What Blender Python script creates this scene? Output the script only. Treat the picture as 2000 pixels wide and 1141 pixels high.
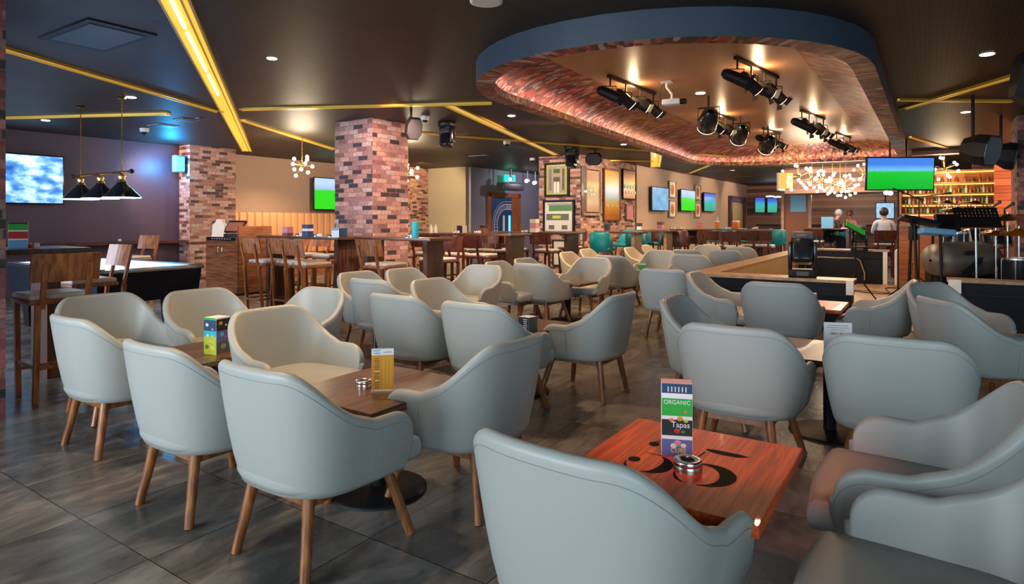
import bpy, bmesh, math, random
from mathutils import Vector, Matrix
for o in list(bpy.data.objects): bpy.data.objects.remove(o)
random.seed(7)
SC = bpy.context.scene
COL = SC.collection
PI = math.pi
R = math.radians
# ---------------------------------------------------------------- camera / world / exposure
cam_d = bpy.data.cameras.new('camera'); cam = bpy.data.objects.new('camera', cam_d); COL.objects.link(cam)
cam.location = (0, 0, 1.35); cam.rotation_euler = (R(90), 0, 0)
cam_d.sensor_width = 36; cam_d.lens = 1220/2000*36; cam_d.shift_y = -(570.5-429)/2000
cam_d.clip_start = .02; cam_d.clip_end = 200
SC.camera = cam
SC.view_settings.view_transform = 'Standard'; SC.view_settings.look = 'None'
SC.view_settings.exposure = 1.0; SC.view_settings.gamma = 1; SC.view_settings.use_curve_mapping = False
wd = bpy.data.worlds.new('world'); SC.world = wd; wd.use_nodes = True
wd.node_tree.nodes['Background'].inputs[0].default_value = (.62, .8, 1, 1)
wd.node_tree.nodes['Background'].inputs[1].default_value = .24

ROT = R(-33.7); CU, SU = math.cos(ROT), math.sin(ROT)
def W(u, v, z=0):                       # room frame: u runs along the picture wall, v across to the pool room
    a, b = -v, u
    return Vector((a*CU - b*SU, a*SU + b*CU, z))
def PD(px, D): return ((px-1000)/1220*D, D)     # bearing in the survey frame -> floor x, y
def XY(x, y, z=0): return Vector((x, y, z))
def UV(x, y): return (.5548*x+.832*y, -.832*x+.5548*y)

LIGHTS = []
def light(kind, loc, power, color, size=.3, aim=None, sy=None, angle=60, blend=.5, name='lamp'):
    l = bpy.data.lights.new(name, kind); l.energy = power; l.color = color
    if kind == 'AREA':
        l.shape = 'RECTANGLE' if sy else 'SQUARE'; l.size = size
        if sy: l.size_y = sy; l.spread = R(115)
    elif kind == 'SPOT':
        l.shadow_soft_size = size; l.spot_size = R(angle); l.spot_blend = blend
    else: l.shadow_soft_size = size
    o = bpy.data.objects.new(name, l); COL.objects.link(o); o.location = loc
    if aim is not None:
        d = Vector(aim)-Vector(loc); o.rotation_euler = d.to_track_quat('-Z', 'Y').to_euler()
    return o
# added cool fill behind the camera, left and right, for windows out of view
light('AREA', W(-3.2, 4.0, 1.7), 74, (.84, .94, 1.0), 4.5, W(3, 3.2, .9), 2.0, name='daylight_fill')
light('AREA', W(-2.2, -2.6, 1.9), 28, (.72, .92, 1.0), 4.0, W(3, 0, .7), 2.0, name='daylight_fill')
# added cool fill for the pool room, from out of view at left
light('AREA', W(-1.5, 9.8, 1.6), 95, (.72, .8, 1.0), 3.5, W(4, 8.6, .3), 2.0, name='daylight_fill')

# ---------------------------------------------------------------- materials
def newmat(name):
    m = bpy.data.materials.new(name); m.use_nodes = True
    return m, m.node_tree.nodes, m.node_tree.links, m.node_tree.nodes['Principled BSDF']
def mat(name, col, rough=.5, metal=0, bump=0, bscale=60, noise=0, nscale=8, em=None, es=0, coat=0, spec=.5, alpha=1, trans=0):
    m, N, L, B = newmat(name)
    B.inputs['Base Color'].default_value = (*col, 1); B.inputs['Roughness'].default_value = rough
    B.inputs['Metallic'].default_value = metal; B.inputs['Specular IOR Level'].default_value = spec
    B.inputs['Coat Weight'].default_value = coat; B.inputs['Transmission Weight'].default_value = trans
    B.inputs['Alpha'].default_value = alpha
    if em: B.inputs['Emission Color'].default_value = (*em, 1); B.inputs['Emission Strength'].default_value = es
    tc = N.new('ShaderNodeTexCoord')
    if noise:
        n = N.new('ShaderNodeTexNoise'); n.inputs['Scale'].default_value = nscale; n.inputs['Detail'].default_value = 4
        L.new(tc.outputs['Object'], n.inputs['Vector'])
        mx = N.new('ShaderNodeMix'); mx.data_type = 'RGBA'
        mx.inputs['A'].default_value = (*[c*(1-noise) for c in col], 1); mx.inputs['B'].default_value = (*[min(1, c*(1+noise)) for c in col], 1)
        L.new(n.outputs['Fac'], mx.inputs['Factor']); L.new(mx.outputs['Result'], B.inputs['Base Color'])
    if bump:
        n = N.new('ShaderNodeTexNoise'); n.inputs['Scale'].default_value = bscale; n.inputs['Detail'].default_value = 3
        L.new(tc.outputs['Object'], n.inputs['Vector'])
        b = N.new('ShaderNodeBump'); b.inputs['Strength'].default_value = bump; b.inputs['Distance'].default_value = .003
        L.new(n.outputs['Fac'], b.inputs['Height']); L.new(b.outputs['Normal'], B.inputs['Normal'])
    return m
def wood(name, c1, c2, rough=.4, scale=(1.2, 22, 22), coat=0, coord='Object'):
    m, N, L, B = newmat(name)
    tc = N.new('ShaderNodeTexCoord'); mp = N.new('ShaderNodeMapping'); mp.inputs['Scale'].default_value = scale
    L.new(tc.outputs[coord], mp.inputs['Vector'])
    n = N.new('ShaderNodeTexNoise'); n.inputs['Scale'].default_value = 2.2; n.inputs['Detail'].default_value = 6; n.inputs['Distortion'].default_value = .5
    L.new(mp.outputs['Vector'], n.inputs['Vector'])
    cr = N.new('ShaderNodeValToRGB'); cr.color_ramp.elements[0].position = .35; cr.color_ramp.elements[1].position = .65
    cr.color_ramp.elements[0].color = (*c1, 1); cr.color_ramp.elements[1].color = (*c2, 1)
    L.new(n.outputs['Fac'], cr.inputs['Fac']); L.new(cr.outputs['Color'], B.inputs['Base Color'])
    B.inputs['Roughness'].default_value = rough; B.inputs['Coat Weight'].default_value = coat
    return m
def mathn(N, L, op, a, b=None):
    n = N.new('ShaderNodeMath'); n.operation = op
    for i, x in enumerate((a, b)):
        if x is None: continue
        if isinstance(x, (int, float)): n.inputs[i].default_value = x
        else: L.new(x, n.inputs[i])
    return n.outputs[0]
def brick(name, cols, mortar, bw=.20, bh=.0675, rough=.75):
    m, N, L, B = newmat(name)
    uv = N.new('ShaderNodeUVMap'); sp = N.new('ShaderNodeSeparateXYZ'); L.new(uv.outputs['UV'], sp.inputs[0])
    row = mathn(N, L, 'FLOOR', mathn(N, L, 'DIVIDE', sp.outputs[1], bh))
    wr = N.new('ShaderNodeTexWhiteNoise'); wr.noise_dimensions = '1D'; L.new(row, wr.inputs['W'])
    xs = mathn(N, L, 'ADD', mathn(N, L, 'DIVIDE', sp.outputs[0], bw), mathn(N, L, 'ADD', mathn(N, L, 'MULTIPLY', row, .5), mathn(N, L, 'MULTIPLY', wr.outputs['Value'], .25)))
    col = mathn(N, L, 'FLOOR', xs)
    cb = N.new('ShaderNodeCombineXYZ'); L.new(col, cb.inputs[0]); L.new(row, cb.inputs[1])
    wn = N.new('ShaderNodeTexWhiteNoise'); wn.noise_dimensions = '2D'; L.new(cb.outputs[0], wn.inputs['Vector'])
    cr = N.new('ShaderNodeValToRGB'); cr.color_ramp.interpolation = 'CONSTANT'
    els = cr.color_ramp.elements
    for i, (p, c) in enumerate(cols):
        e = els[i] if i < 2 else els.new(p)
        e.position = p; e.color = (*c, 1)
    L.new(wn.outputs['Value'], cr.inputs['Fac'])
    n = N.new('ShaderNodeTexNoise'); n.inputs['Scale'].default_value = 26; n.inputs['Detail'].default_value = 5; L.new(uv.outputs['UV'], n.inputs['Vector'])
    mx = N.new('ShaderNodeMix'); mx.data_type = 'RGBA'; mx.blend_type = 'OVERLAY'; mx.inputs['Factor'].default_value = .7
    L.new(cr.outputs['Color'], mx.inputs['A']); L.new(n.outputs['Fac'], mx.inputs['B'])
    fx = mathn(N, L, 'FRACT', xs); fy = mathn(N, L, 'FRACT', mathn(N, L, 'DIVIDE', sp.outputs[1], bh))
    e1 = mathn(N, L, 'LESS_THAN', fx, .045); e2 = mathn(N, L, 'LESS_THAN', fy, .11)
    mm = mathn(N, L, 'MAXIMUM', e1, e2)
    m2 = N.new('ShaderNodeMix'); m2.data_type = 'RGBA'; m2.inputs['B'].default_value = (*mortar, 1)
    L.new(mm, m2.inputs['Factor']); L.new(mx.outputs['Result'], m2.inputs['A']); L.new(m2.outputs['Result'], B.inputs['Base Color'])
    h = mathn(N, L, 'SUBTRACT', mathn(N, L, 'ADD', mathn(N, L, 'MULTIPLY', n.outputs['Fac'], .5), mathn(N, L, 'MULTIPLY', wn.outputs['Value'], .6)), mm)
    b = N.new('ShaderNodeBump'); b.inputs['Strength'].default_value = .8; b.inputs['Distance'].default_value = .006
    L.new(h, b.inputs['Height']); L.new(b.outputs['Normal'], B.inputs['Normal'])
    B.inputs['Roughness'].default_value = rough
    return m
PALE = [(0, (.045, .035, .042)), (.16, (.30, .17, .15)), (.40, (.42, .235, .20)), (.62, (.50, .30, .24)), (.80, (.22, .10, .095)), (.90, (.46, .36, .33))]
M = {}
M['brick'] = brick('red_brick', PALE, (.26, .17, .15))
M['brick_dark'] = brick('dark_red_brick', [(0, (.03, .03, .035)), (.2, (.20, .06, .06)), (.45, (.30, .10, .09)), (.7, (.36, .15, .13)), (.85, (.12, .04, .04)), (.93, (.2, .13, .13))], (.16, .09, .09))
M['brick_fine'] = brick('weathered_brick', [(0, (.09, .05, .045)), (.2, (.36, .18, .13)), (.45, (.48, .27, .20)), (.7, (.55, .34, .25)), (.85, (.22, .10, .08)), (.93, (.5, .4, .33))], (.34, .22, .18), .18, .06)
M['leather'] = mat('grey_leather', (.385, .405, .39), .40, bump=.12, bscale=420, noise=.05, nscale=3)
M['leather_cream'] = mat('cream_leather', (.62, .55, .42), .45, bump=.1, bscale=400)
M['seam'] = mat('seam_thread', (.27, .29, .29), .7)
M['oak'] = wood('oiled_oak', (.15, .045, .012), (.34, .125, .032), .3, (18, 18, 1.5), .2)
M['walnut'] = wood('walnut_top', (.055, .022, .010), (.17, .07, .03), .32, (16, 1.4, 16), .1)
M['cherry'] = wood('cherry_top', (.42, .045, .006), (.80, .135, .018), .42, (30, 1.6, 30), .1)
M['darkwood'] = wood('dark_stained_wood', (.05, .022, .014), (.13, .055, .03), .35, (14, 14, 1.6), .2)
M['teak'] = wood('teak_panel', (.19, .055, .015), (.42, .15, .045), .38, (14, 14, 1.4), .2)
M['redwood'] = wood('mahogany_panel', (.055, .013, .010), (.13, .030, .019), .35, (14, 14, 1.4), .2)
M['cabinet'] = wood('zebrano_veneer', (.14, .045, .02), (.36, .14, .055), .35, (1.2, 1.2, 16), .2)
M['counter'] = wood('orange_wood_cladding', (.34, .085, .02), (.58, .19, .05), .4, (1.2, 1.2, 14), .1)
M['ledge'] = wood('sanded_pine_ledge', (.26, .165, .10), (.42, .29, .19), .45, (5, 5, 5))
M['pale'] = wood('limed_pine_lining', (.30, .22, .10), (.46, .36, .18), .5, (20, 20, 1.2))
M['seat'] = mat('cream_vinyl', (.60, .55, .50), .4)
M['teal'] = mat('teal_leather', (.0, .22, .27), .38)
M['maroon'] = mat('maroon_leather', (.10, .03, .028), .4)
M['black'] = mat('matt_black', (.007, .007, .008), .5, spec=.25)
M['blackgloss'] = mat('gloss_black', (.01, .012, .018), .15)
M['navy'] = mat('navy_black_laminate', (.006, .008, .016), .5, spec=.2)
M['steel'] = mat('brushed_steel', (.62, .60, .57), .22, 1)
M['brass'] = mat('aged_brass', (.70, .46, .16), .25, 1)
M['white'] = mat('white_plastic', (.75, .75, .75), .4)
M['paper'] = mat('white_card', (.82, .82, .86), .6)
M['acrylic'] = mat('clear_acrylic', (1, 1, 1), .03, trans=.95)
M['dgrey'] = mat('charcoal_plastic', (.06, .06, .065), .4)
M['greyfab'] = mat('grey_cover_fabric', (.11, .10, .085), .4, noise=.35)
M['wall'] = mat('taupe_plaster', (.40, .29, .22), .6, bump=.15, bscale=40, noise=.06)
M['olive'] = mat('olive_plaster', (.34, .30, .18), .6, noise=.05)
M['slate'] = mat('slate_blue_plaster', (.24, .23, .27), .65, noise=.05)
M['plum'] = mat('plum_wallcovering', (.085, .050, .075), .45, bump=.4, bscale=220, noise=.12, nscale=90)
M['tan'] = mat('tan_upholstery', (.62, .34, .17), .5)
M['gold'] = mat('gold_channel', (.75, .50, .07), .3, .3)
M['gold_lit'] = mat('lit_gold_diffuser', (.6, .4, .05), .4, em=(1, .60, .06), es=.45)
M['gold_dim'] = mat('dim_gold_diffuser', (.6, .4, .08), .4, em=(1, .66, .16), es=.30)
M['tube'] = mat('light_tube', (1, 1, 1), .4, em=(.95, 1, .75), es=1.4)
M['led'] = mat('warm_led', (1, 1, 1), .4, em=(1, .72, .42), es=5)
M['covelight'] = mat('cove_led', (1, 1, 1), .4, em=(1, .66, .50), es=6)
M['bulb'] = mat('frosted_bulb', (1, 1, 1), .3, em=(1, .93, .80), es=3)
M['bulbwarm'] = mat('warm_bulb', (1, 1, 1), .3, em=(1, .85, .50), es=6)
M['lens'] = mat('lit_lens', (1, 1, 1), .3, em=(1, .80, .50), es=6)
M['cool'] = mat('cool_bulb', (1, 1, 1), .3, em=(.6, .85, 1), es=8)
M['blueled'] = mat('blue_led', (.1, .4, 1), .3, em=(.05, .5, 1), es=2.5)
M['exit'] = mat('green_exit_panel', (0, .3, .15), .4, em=(.0, .75, .35), es=1.4)
M['yellow_led'] = mat('yellow_shelf_led', (1, .8, .3), .4, em=(1, .66, .08), es=.9)
M['rafter'] = mat('cove_ceiling', (.46, .22, .11), .42, bump=.3, bscale=18, noise=.18, nscale=2)
M['fascia'] = mat('blue_grey_fascia', (.035, .055, .085), .5, noise=.2, nscale=4)
M['baize'] = mat('pale_blue_cloth', (.35, .5, .75), .7)
M['skin'] = mat('skin', (.42, .22, .15), .5)
M['hair'] = mat('dark_hair', (.015, .01, .008), .5)
M['shirt'] = mat('white_shirt_cloth', (.50, .54, .66), .7)
M['darkcloth'] = mat('dark_clothing', (.02, .02, .03), .8)
M['glassbrown'] = mat('amber_bottle_glass', (.25, .09, .02), .1)
M['glassgreen'] = mat('green_bottle_glass', (.03, .12, .04), .1)
M['glassclear'] = mat('pale_bottle_glass', (.5, .5, .42), .1)
for k, c in dict(green=(.03, .42, .06), dkblue=(.02, .06, .16), violet=(.13, .13, .35), red=(.45, .03, .03), orange=(.80, .20, .03), yel=(.75, .62, .05), skyb=(.15, .42, .75), gry=(.3, .3, .32), lime=(.45, .55, .05), amber=(.72, .30, .02), cyan=(.02, .45, .62), pink=(.6, .25, .3), brown=(.2, .07, .03), offw=(.7, .66, .58), dk=(.02, .02, .025), photo=(.10, .12, .08), grass=(.06, .22, .03), ink=(.004, .004, .004)).items():
    M[k] = mat('print_'+k, c, .6 if k == 'ink' else .45, spec=.1 if k == 'ink' else .5)

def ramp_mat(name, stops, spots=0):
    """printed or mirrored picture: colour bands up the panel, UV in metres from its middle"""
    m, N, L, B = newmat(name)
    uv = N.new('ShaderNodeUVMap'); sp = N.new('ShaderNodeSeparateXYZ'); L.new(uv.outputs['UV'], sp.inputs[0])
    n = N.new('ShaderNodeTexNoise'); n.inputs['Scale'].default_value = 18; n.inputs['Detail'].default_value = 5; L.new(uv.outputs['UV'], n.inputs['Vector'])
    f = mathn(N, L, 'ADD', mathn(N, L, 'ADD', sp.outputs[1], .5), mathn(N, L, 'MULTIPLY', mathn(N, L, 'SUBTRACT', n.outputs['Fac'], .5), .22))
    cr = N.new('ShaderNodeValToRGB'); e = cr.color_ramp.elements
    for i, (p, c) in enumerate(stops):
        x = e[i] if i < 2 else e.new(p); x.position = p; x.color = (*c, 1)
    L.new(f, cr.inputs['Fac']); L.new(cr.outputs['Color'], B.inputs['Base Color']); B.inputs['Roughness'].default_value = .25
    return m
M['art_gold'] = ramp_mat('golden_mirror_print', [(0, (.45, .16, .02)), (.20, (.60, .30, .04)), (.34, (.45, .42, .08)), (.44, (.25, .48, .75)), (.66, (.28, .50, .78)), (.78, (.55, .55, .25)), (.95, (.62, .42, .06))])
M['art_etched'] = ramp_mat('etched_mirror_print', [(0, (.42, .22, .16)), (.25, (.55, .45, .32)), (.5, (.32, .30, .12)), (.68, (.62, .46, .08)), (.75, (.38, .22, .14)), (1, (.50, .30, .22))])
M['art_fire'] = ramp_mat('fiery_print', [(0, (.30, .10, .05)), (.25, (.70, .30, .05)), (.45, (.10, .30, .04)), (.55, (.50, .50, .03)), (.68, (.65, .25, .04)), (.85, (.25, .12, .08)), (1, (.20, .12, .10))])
def floor_mat():
    m, N, L, B = newmat('concrete_tiles')
    uv = N.new('ShaderNodeUVMap'); sp = N.new('ShaderNodeSeparateXYZ'); L.new(uv.outputs['UV'], sp.inputs[0])
    s = .607
    xx = mathn(N, L, 'DIVIDE', mathn(N, L, 'ADD', sp.outputs[0], -.0), s); yy = mathn(N, L, 'DIVIDE', sp.outputs[1], s)
    cb = N.new('ShaderNodeCombineXYZ'); L.new(mathn(N, L, 'FLOOR', xx), cb.inputs[0]); L.new(mathn(N, L, 'FLOOR', yy), cb.inputs[1])
    wn = N.new('ShaderNodeTexWhiteNoise'); wn.noise_dimensions = '2D'; L.new(cb.outputs[0], wn.inputs['Vector'])
    va = N.new('ShaderNodeVectorMath'); va.operation = 'ADD'; L.new(uv.outputs['UV'], va.inputs[0])
    sc = N.new('ShaderNodeVectorMath'); sc.operation = 'SCALE'; sc.inputs['Scale'].default_value = 7; L.new(wn.outputs['Color'], sc.inputs[0]); L.new(sc.outputs[0], va.inputs[1])
    mp = N.new('ShaderNodeMapping'); mp.inputs['Scale'].default_value = (3.2, 1.3, 1); L.new(va.outputs[0], mp.inputs[0])
    n = N.new('ShaderNodeTexNoise'); n.inputs['Scale'].default_value = 1.3; n.inputs['Detail'].default_value = 9; n.inputs['Roughness'].default_value = .68; n.inputs['Distortion'].default_value = .6
    L.new(mp.outputs[0], n.inputs['Vector'])
    cr = N.new('ShaderNodeValToRGB'); e = cr.color_ramp.elements
    e[0].position = .30; e[0].color = (.035, .035, .036, 1); e[1].position = .72; e[1].color = (.27, .25, .23, 1)
    x = e.new(.5); x.color = (.105, .10, .094, 1)
    L.new(n.outputs['Fac'], cr.inputs['Fac'])
    g1 = mathn(N, L, 'LESS_THAN', mathn(N, L, 'FRACT', xx), .008); g2 = mathn(N, L, 'LESS_THAN', mathn(N, L, 'FRACT', yy), .008)
    g = mathn(N, L, 'MAXIMUM', g1, g2)
    mx = N.new('ShaderNodeMix'); mx.data_type = 'RGBA'; L.new(g, mx.inputs['Factor']); L.new(cr.outputs['Color'], mx.inputs['A']); mx.inputs['B'].default_value = (.012, .012, .012, 1)
    L.new(mx.outputs['Result'], B.inputs['Base Color'])
    mr = N.new('ShaderNodeMapRange'); mr.inputs['To Min'].default_value = .16; mr.inputs['To Max'].default_value = .40; L.new(n.outputs['Fac'], mr.inputs['Value']); L.new(mr.outputs[0], B.inputs['Roughness'])
    b = N.new('ShaderNodeBump'); b.inputs['Strength'].default_value = .25; b.inputs['Distance'].default_value = .002; L.new(n.outputs['Fac'], b.inputs['Height']); L.new(b.outputs['Normal'], B.inputs['Normal'])
    B.inputs['Specular IOR Level'].default_value = .6
    return m
M['floor'] = floor_mat()
def ceil_mat():
    m, N, L, B = newmat('dark_painted_panels')
    uv = N.new('ShaderNodeUVMap'); sp = N.new('ShaderNodeSeparateXYZ'); L.new(uv.outputs['UV'], sp.inputs[0])
    gx = mathn(N, L, 'LESS_THAN', mathn(N, L, 'FRACT', mathn(N, L, 'DIVIDE', sp.outputs[0], 1.22)), .006)
    gy = mathn(N, L, 'LESS_THAN', mathn(N, L, 'FRACT', mathn(N, L, 'DIVIDE', sp.outputs[1], 2.44)), .003)
    g = mathn(N, L, 'MAXIMUM', gx, gy)
    # round perforations over two panel bands
    px = mathn(N, L, 'SUBTRACT', mathn(N, L, 'FRACT', mathn(N, L, 'DIVIDE', sp.outputs[0], .04)), .5); py = mathn(N, L, 'SUBTRACT', mathn(N, L, 'FRACT', mathn(N, L, 'DIVIDE', sp.outputs[1], .04)), .5)
    r2 = mathn(N, L, 'ADD', mathn(N, L, 'MULTIPLY', px, px), mathn(N, L, 'MULTIPLY', py, py))
    dot = mathn(N, L, 'LESS_THAN', r2, .05)
    band = mathn(N, L, 'GREATER_THAN', sp.outputs[0], -.2)
    f = mathn(N, L, 'MAXIMUM', g, mathn(N, L, 'MULTIPLY', dot, band))
    n = N.new('ShaderNodeTexNoise'); n.inputs['Scale'].default_value = 1.5; L.new(uv.outputs['UV'], n.inputs['Vector'])
    cr = N.new('ShaderNodeValToRGB'); cr.color_ramp.elements[0].color = (.034, .025, .019, 1); cr.color_ramp.elements[1].color = (.060, .044, .033, 1); L.new(n.outputs['Fac'], cr.inputs['Fac'])
    mx = N.new('ShaderNodeMix'); mx.data_type = 'RGBA'; L.new(f, mx.inputs['Factor']); L.new(cr.outputs['Color'], mx.inputs['A']); mx.inputs['B'].default_value = (.005, .004, .004, 1)
    L.new(mx.outputs['Result'], B.inputs['Base Color']); B.inputs['Roughness'].default_value = .5; B.inputs['Specular IOR Level'].default_value = .22
    return m
M['ceil'] = ceil_mat()
def mosaic_mat():
    m, N, L, B = newmat('red_mosaic_mural')
    uv = N.new('ShaderNodeUVMap')
    mp = N.new('ShaderNodeMapping'); mp.inputs['Scale'].default_value = (22, 8, 1); mp.inputs['Rotation'].default_value = (0, 0, .7); L.new(uv.outputs['UV'], mp.inputs[0])
    v = N.new('ShaderNodeTexVoronoi'); v.inputs['Scale'].default_value = 1.0; L.new(mp.outputs[0], v.inputs['Vector'])
    sp = N.new('ShaderNodeSeparateColor'); L.new(v.outputs['Color'], sp.inputs[0])
    cr = N.new('ShaderNodeValToRGB'); cr.color_ramp.interpolation = 'CONSTANT'; e = cr.color_ramp.elements
    cols = [(0, (.05, .01, .012)), (.18, (.42, .014, .016)), (.36, (.16, .03, .03)), (.5, (.45, .13, .10)), (.62, (.06, .02, .02)), (.72, (.55, .28, .22)), (.82, (.20, .07, .10)), (.92, (.50, .42, .44))]
    for i, (p, c) in enumerate(cols):
        x = e[i] if i < 2 else e.new(p); x.position = p; x.color = (*c, 1)
    L.new(sp.outputs[0], cr.inputs['Fac'])
    c2 = N.new('ShaderNodeValToRGB'); c2.color_ramp.interpolation = 'CONSTANT'; e = c2.color_ramp.elements
    cols = [(0, (.16, .05, .02)), (.25, (.34, .12, .045)), (.5, (.52, .24, .11)), (.7, (.24, .09, .04)), (.85, (.6, .36, .22))]
    for i, (p, c) in enumerate(cols):
        x = e[i] if i < 2 else e.new(p); x.position = p; x.color = (*c, 1)
    L.new(sp.outputs[0], c2.inputs['Fac'])
    n = N.new('ShaderNodeTexNoise'); n.inputs['Scale'].default_value = .55; n.inputs['Detail'].default_value = 3; L.new(uv.outputs['UV'], n.inputs['Vector'])
    cr3 = N.new('ShaderNodeValToRGB'); cr3.color_ramp.elements[0].position = .44; cr3.color_ramp.elements[1].position = .56; L.new(n.outputs['Fac'], cr3.inputs['Fac'])
    mx = N.new('ShaderNodeMix'); mx.data_type = 'RGBA'; L.new(cr3.outputs['Color'], mx.inputs['Factor']); L.new(cr.outputs['Color'], mx.inputs['A']); L.new(c2.outputs['Color'], mx.inputs['B'])
    L.new(mx.outputs['Result'], B.inputs['Base Color']); B.inputs['Roughness'].default_value = .5
    b = N.new('ShaderNodeBump'); b.inputs['Strength'].default_value = .35; b.inputs['Distance'].default_value = .004; L.new(v.outputs['Distance'], b.inputs['Height']); L.new(b.outputs['Normal'], B.inputs['Normal'])
    return m
M['mosaic'] = mosaic_mat()
def planks(name, c1, c2, h=.14, rough=.45):
    m, N, L, B = newmat(name)
    uv = N.new('ShaderNodeUVMap'); sp = N.new('ShaderNodeSeparateXYZ'); L.new(uv.outputs['UV'], sp.inputs[0])
    r = mathn(N, L, 'FLOOR', mathn(N, L, 'DIVIDE', sp.outputs[1], h)); wn = N.new('ShaderNodeTexWhiteNoise'); wn.noise_dimensions = '1D'; L.new(r, wn.inputs['W'])
    mp = N.new('ShaderNodeMapping'); mp.inputs['Scale'].default_value = (1.2, 26, 1); L.new(uv.outputs['UV'], mp.inputs[0])
    n = N.new('ShaderNodeTexNoise'); n.inputs['Scale'].default_value = 1.4; n.inputs['Detail'].default_value = 5; L.new(mp.outputs[0], n.inputs['Vector'])
    f = mathn(N, L, 'ADD', mathn(N, L, 'MULTIPLY', wn.outputs['Value'], .5), mathn(N, L, 'MULTIPLY', n.outputs['Fac'], .6))
    cr = N.new('ShaderNodeValToRGB'); cr.color_ramp.elements[0].position = .3; cr.color_ramp.elements[1].position = .8; cr.color_ramp.elements[0].color = (*c1, 1); cr.color_ramp.elements[1].color = (*c2, 1); L.new(f, cr.inputs['Fac'])
    g = mathn(N, L, 'LESS_THAN', mathn(N, L, 'FRACT', mathn(N, L, 'DIVIDE', sp.outputs[1], h)), .06)
    mx = N.new('ShaderNodeMix'); mx.data_type = 'RGBA'; L.new(g, mx.inputs['Factor']); L.new(cr.outputs['Color'], mx.inputs['A']); mx.inputs['B'].default_value = (.02, .01, .008, 1)
    L.new(mx.outputs['Result'], B.inputs['Base Color']); B.inputs['Roughness'].default_value = rough
    return m
M['planks'] = planks('reclaimed_planks', (.11, .05, .04), (.40, .21, .15))
M['planks_dark'] = planks('dark_reclaimed_planks', (.06, .03, .028), (.22, .12, .09), .2)
M['planks_red'] = planks('orange_planks', (.28, .08, .04), (.60, .22, .10), .16)

def screen_mat(name, kind, es=1.0):
    """television picture: UV 0..1 over the panel"""
    m, N, L, B = newmat(name)
    uv = N.new('ShaderNodeUVMap'); sp = N.new('ShaderNodeSeparateXYZ'); L.new(uv.outputs['UV'], sp.inputs[0])
    n = N.new('ShaderNodeTexNoise'); n.inputs['Detail'].default_value = 6; L.new(uv.outputs['UV'], n.inputs['Vector'])
    cr = N.new('ShaderNodeValToRGB'); e = cr.color_ramp.elements
    if kind == 'snow':
        n.inputs['Scale'].default_value = 5; src = n.outputs['Fac']
        cols = [(.32, (.02, .10, .38)), (.45, (.10, .32, .75)), (.56, (.45, .75, 1)), (.68, (.9, 1, 1))]
    elif kind == 'blue':
        n.inputs['Scale'].default_value = 3; src = n.outputs['Fac']; cols = [(.3, (.14, .36, .62)), (.5, (.22, .48, .75)), (.6, (.28, .55, .8)), (.7, (.35, .6, .85))]
    else:
        n.inputs['Scale'].default_value = 14
        src = mathn(N, L, 'ADD', sp.outputs[1], mathn(N, L, 'MULTIPLY', mathn(N, L, 'SUBTRACT', n.outputs['Fac'], .5), .10))
        if kind == 'pitch': cols = [(0, (.0, .40, .02)), (.55, (.01, .52, .03)), (.62, (.15, .5, .75)), (.8, (.05, .2, .7))]
        elif kind == 'crowd': cols = [(0, (.02, .62, .01)), (.60, (.03, .60, .02)), (.66, (.35, .45, .7)), (.85, (.45, .6, .9))]
        else: cols = [(0, (.05, .35, .25)), (.4, (.03, .5, .35)), (.6, (.05, .4, .7)), (.85, (.04, .12, .65))]
    for i, (p, c) in enumerate(cols):
        x = e[i] if i < 2 else e.new(p); x.position = p; x.color = (*c, 1)
    L.new(src, cr.inputs['Fac'])
    B.inputs['Base Color'].default_value = (.01, .01, .01, 1); B.inputs['Roughness'].default_value = .2
    L.new(cr.outputs['Color'], B.inputs['Emission Color']); B.inputs['Emission Strength'].default_value = es
    return m
M['scr_snow'] = screen_mat('picture_snowy_wood', 'snow', .75); M['scr_blue'] = screen_mat('picture_pale_blue', 'blue', .5)
M['scr_pitch'] = screen_mat('picture_green_pitch', 'pitch', .6); M['scr_crowd'] = screen_mat('picture_pitch_and_crowd', 'crowd', .65); M['scr_mix'] = screen_mat('picture_blue_green', 'mix', .5)

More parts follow.
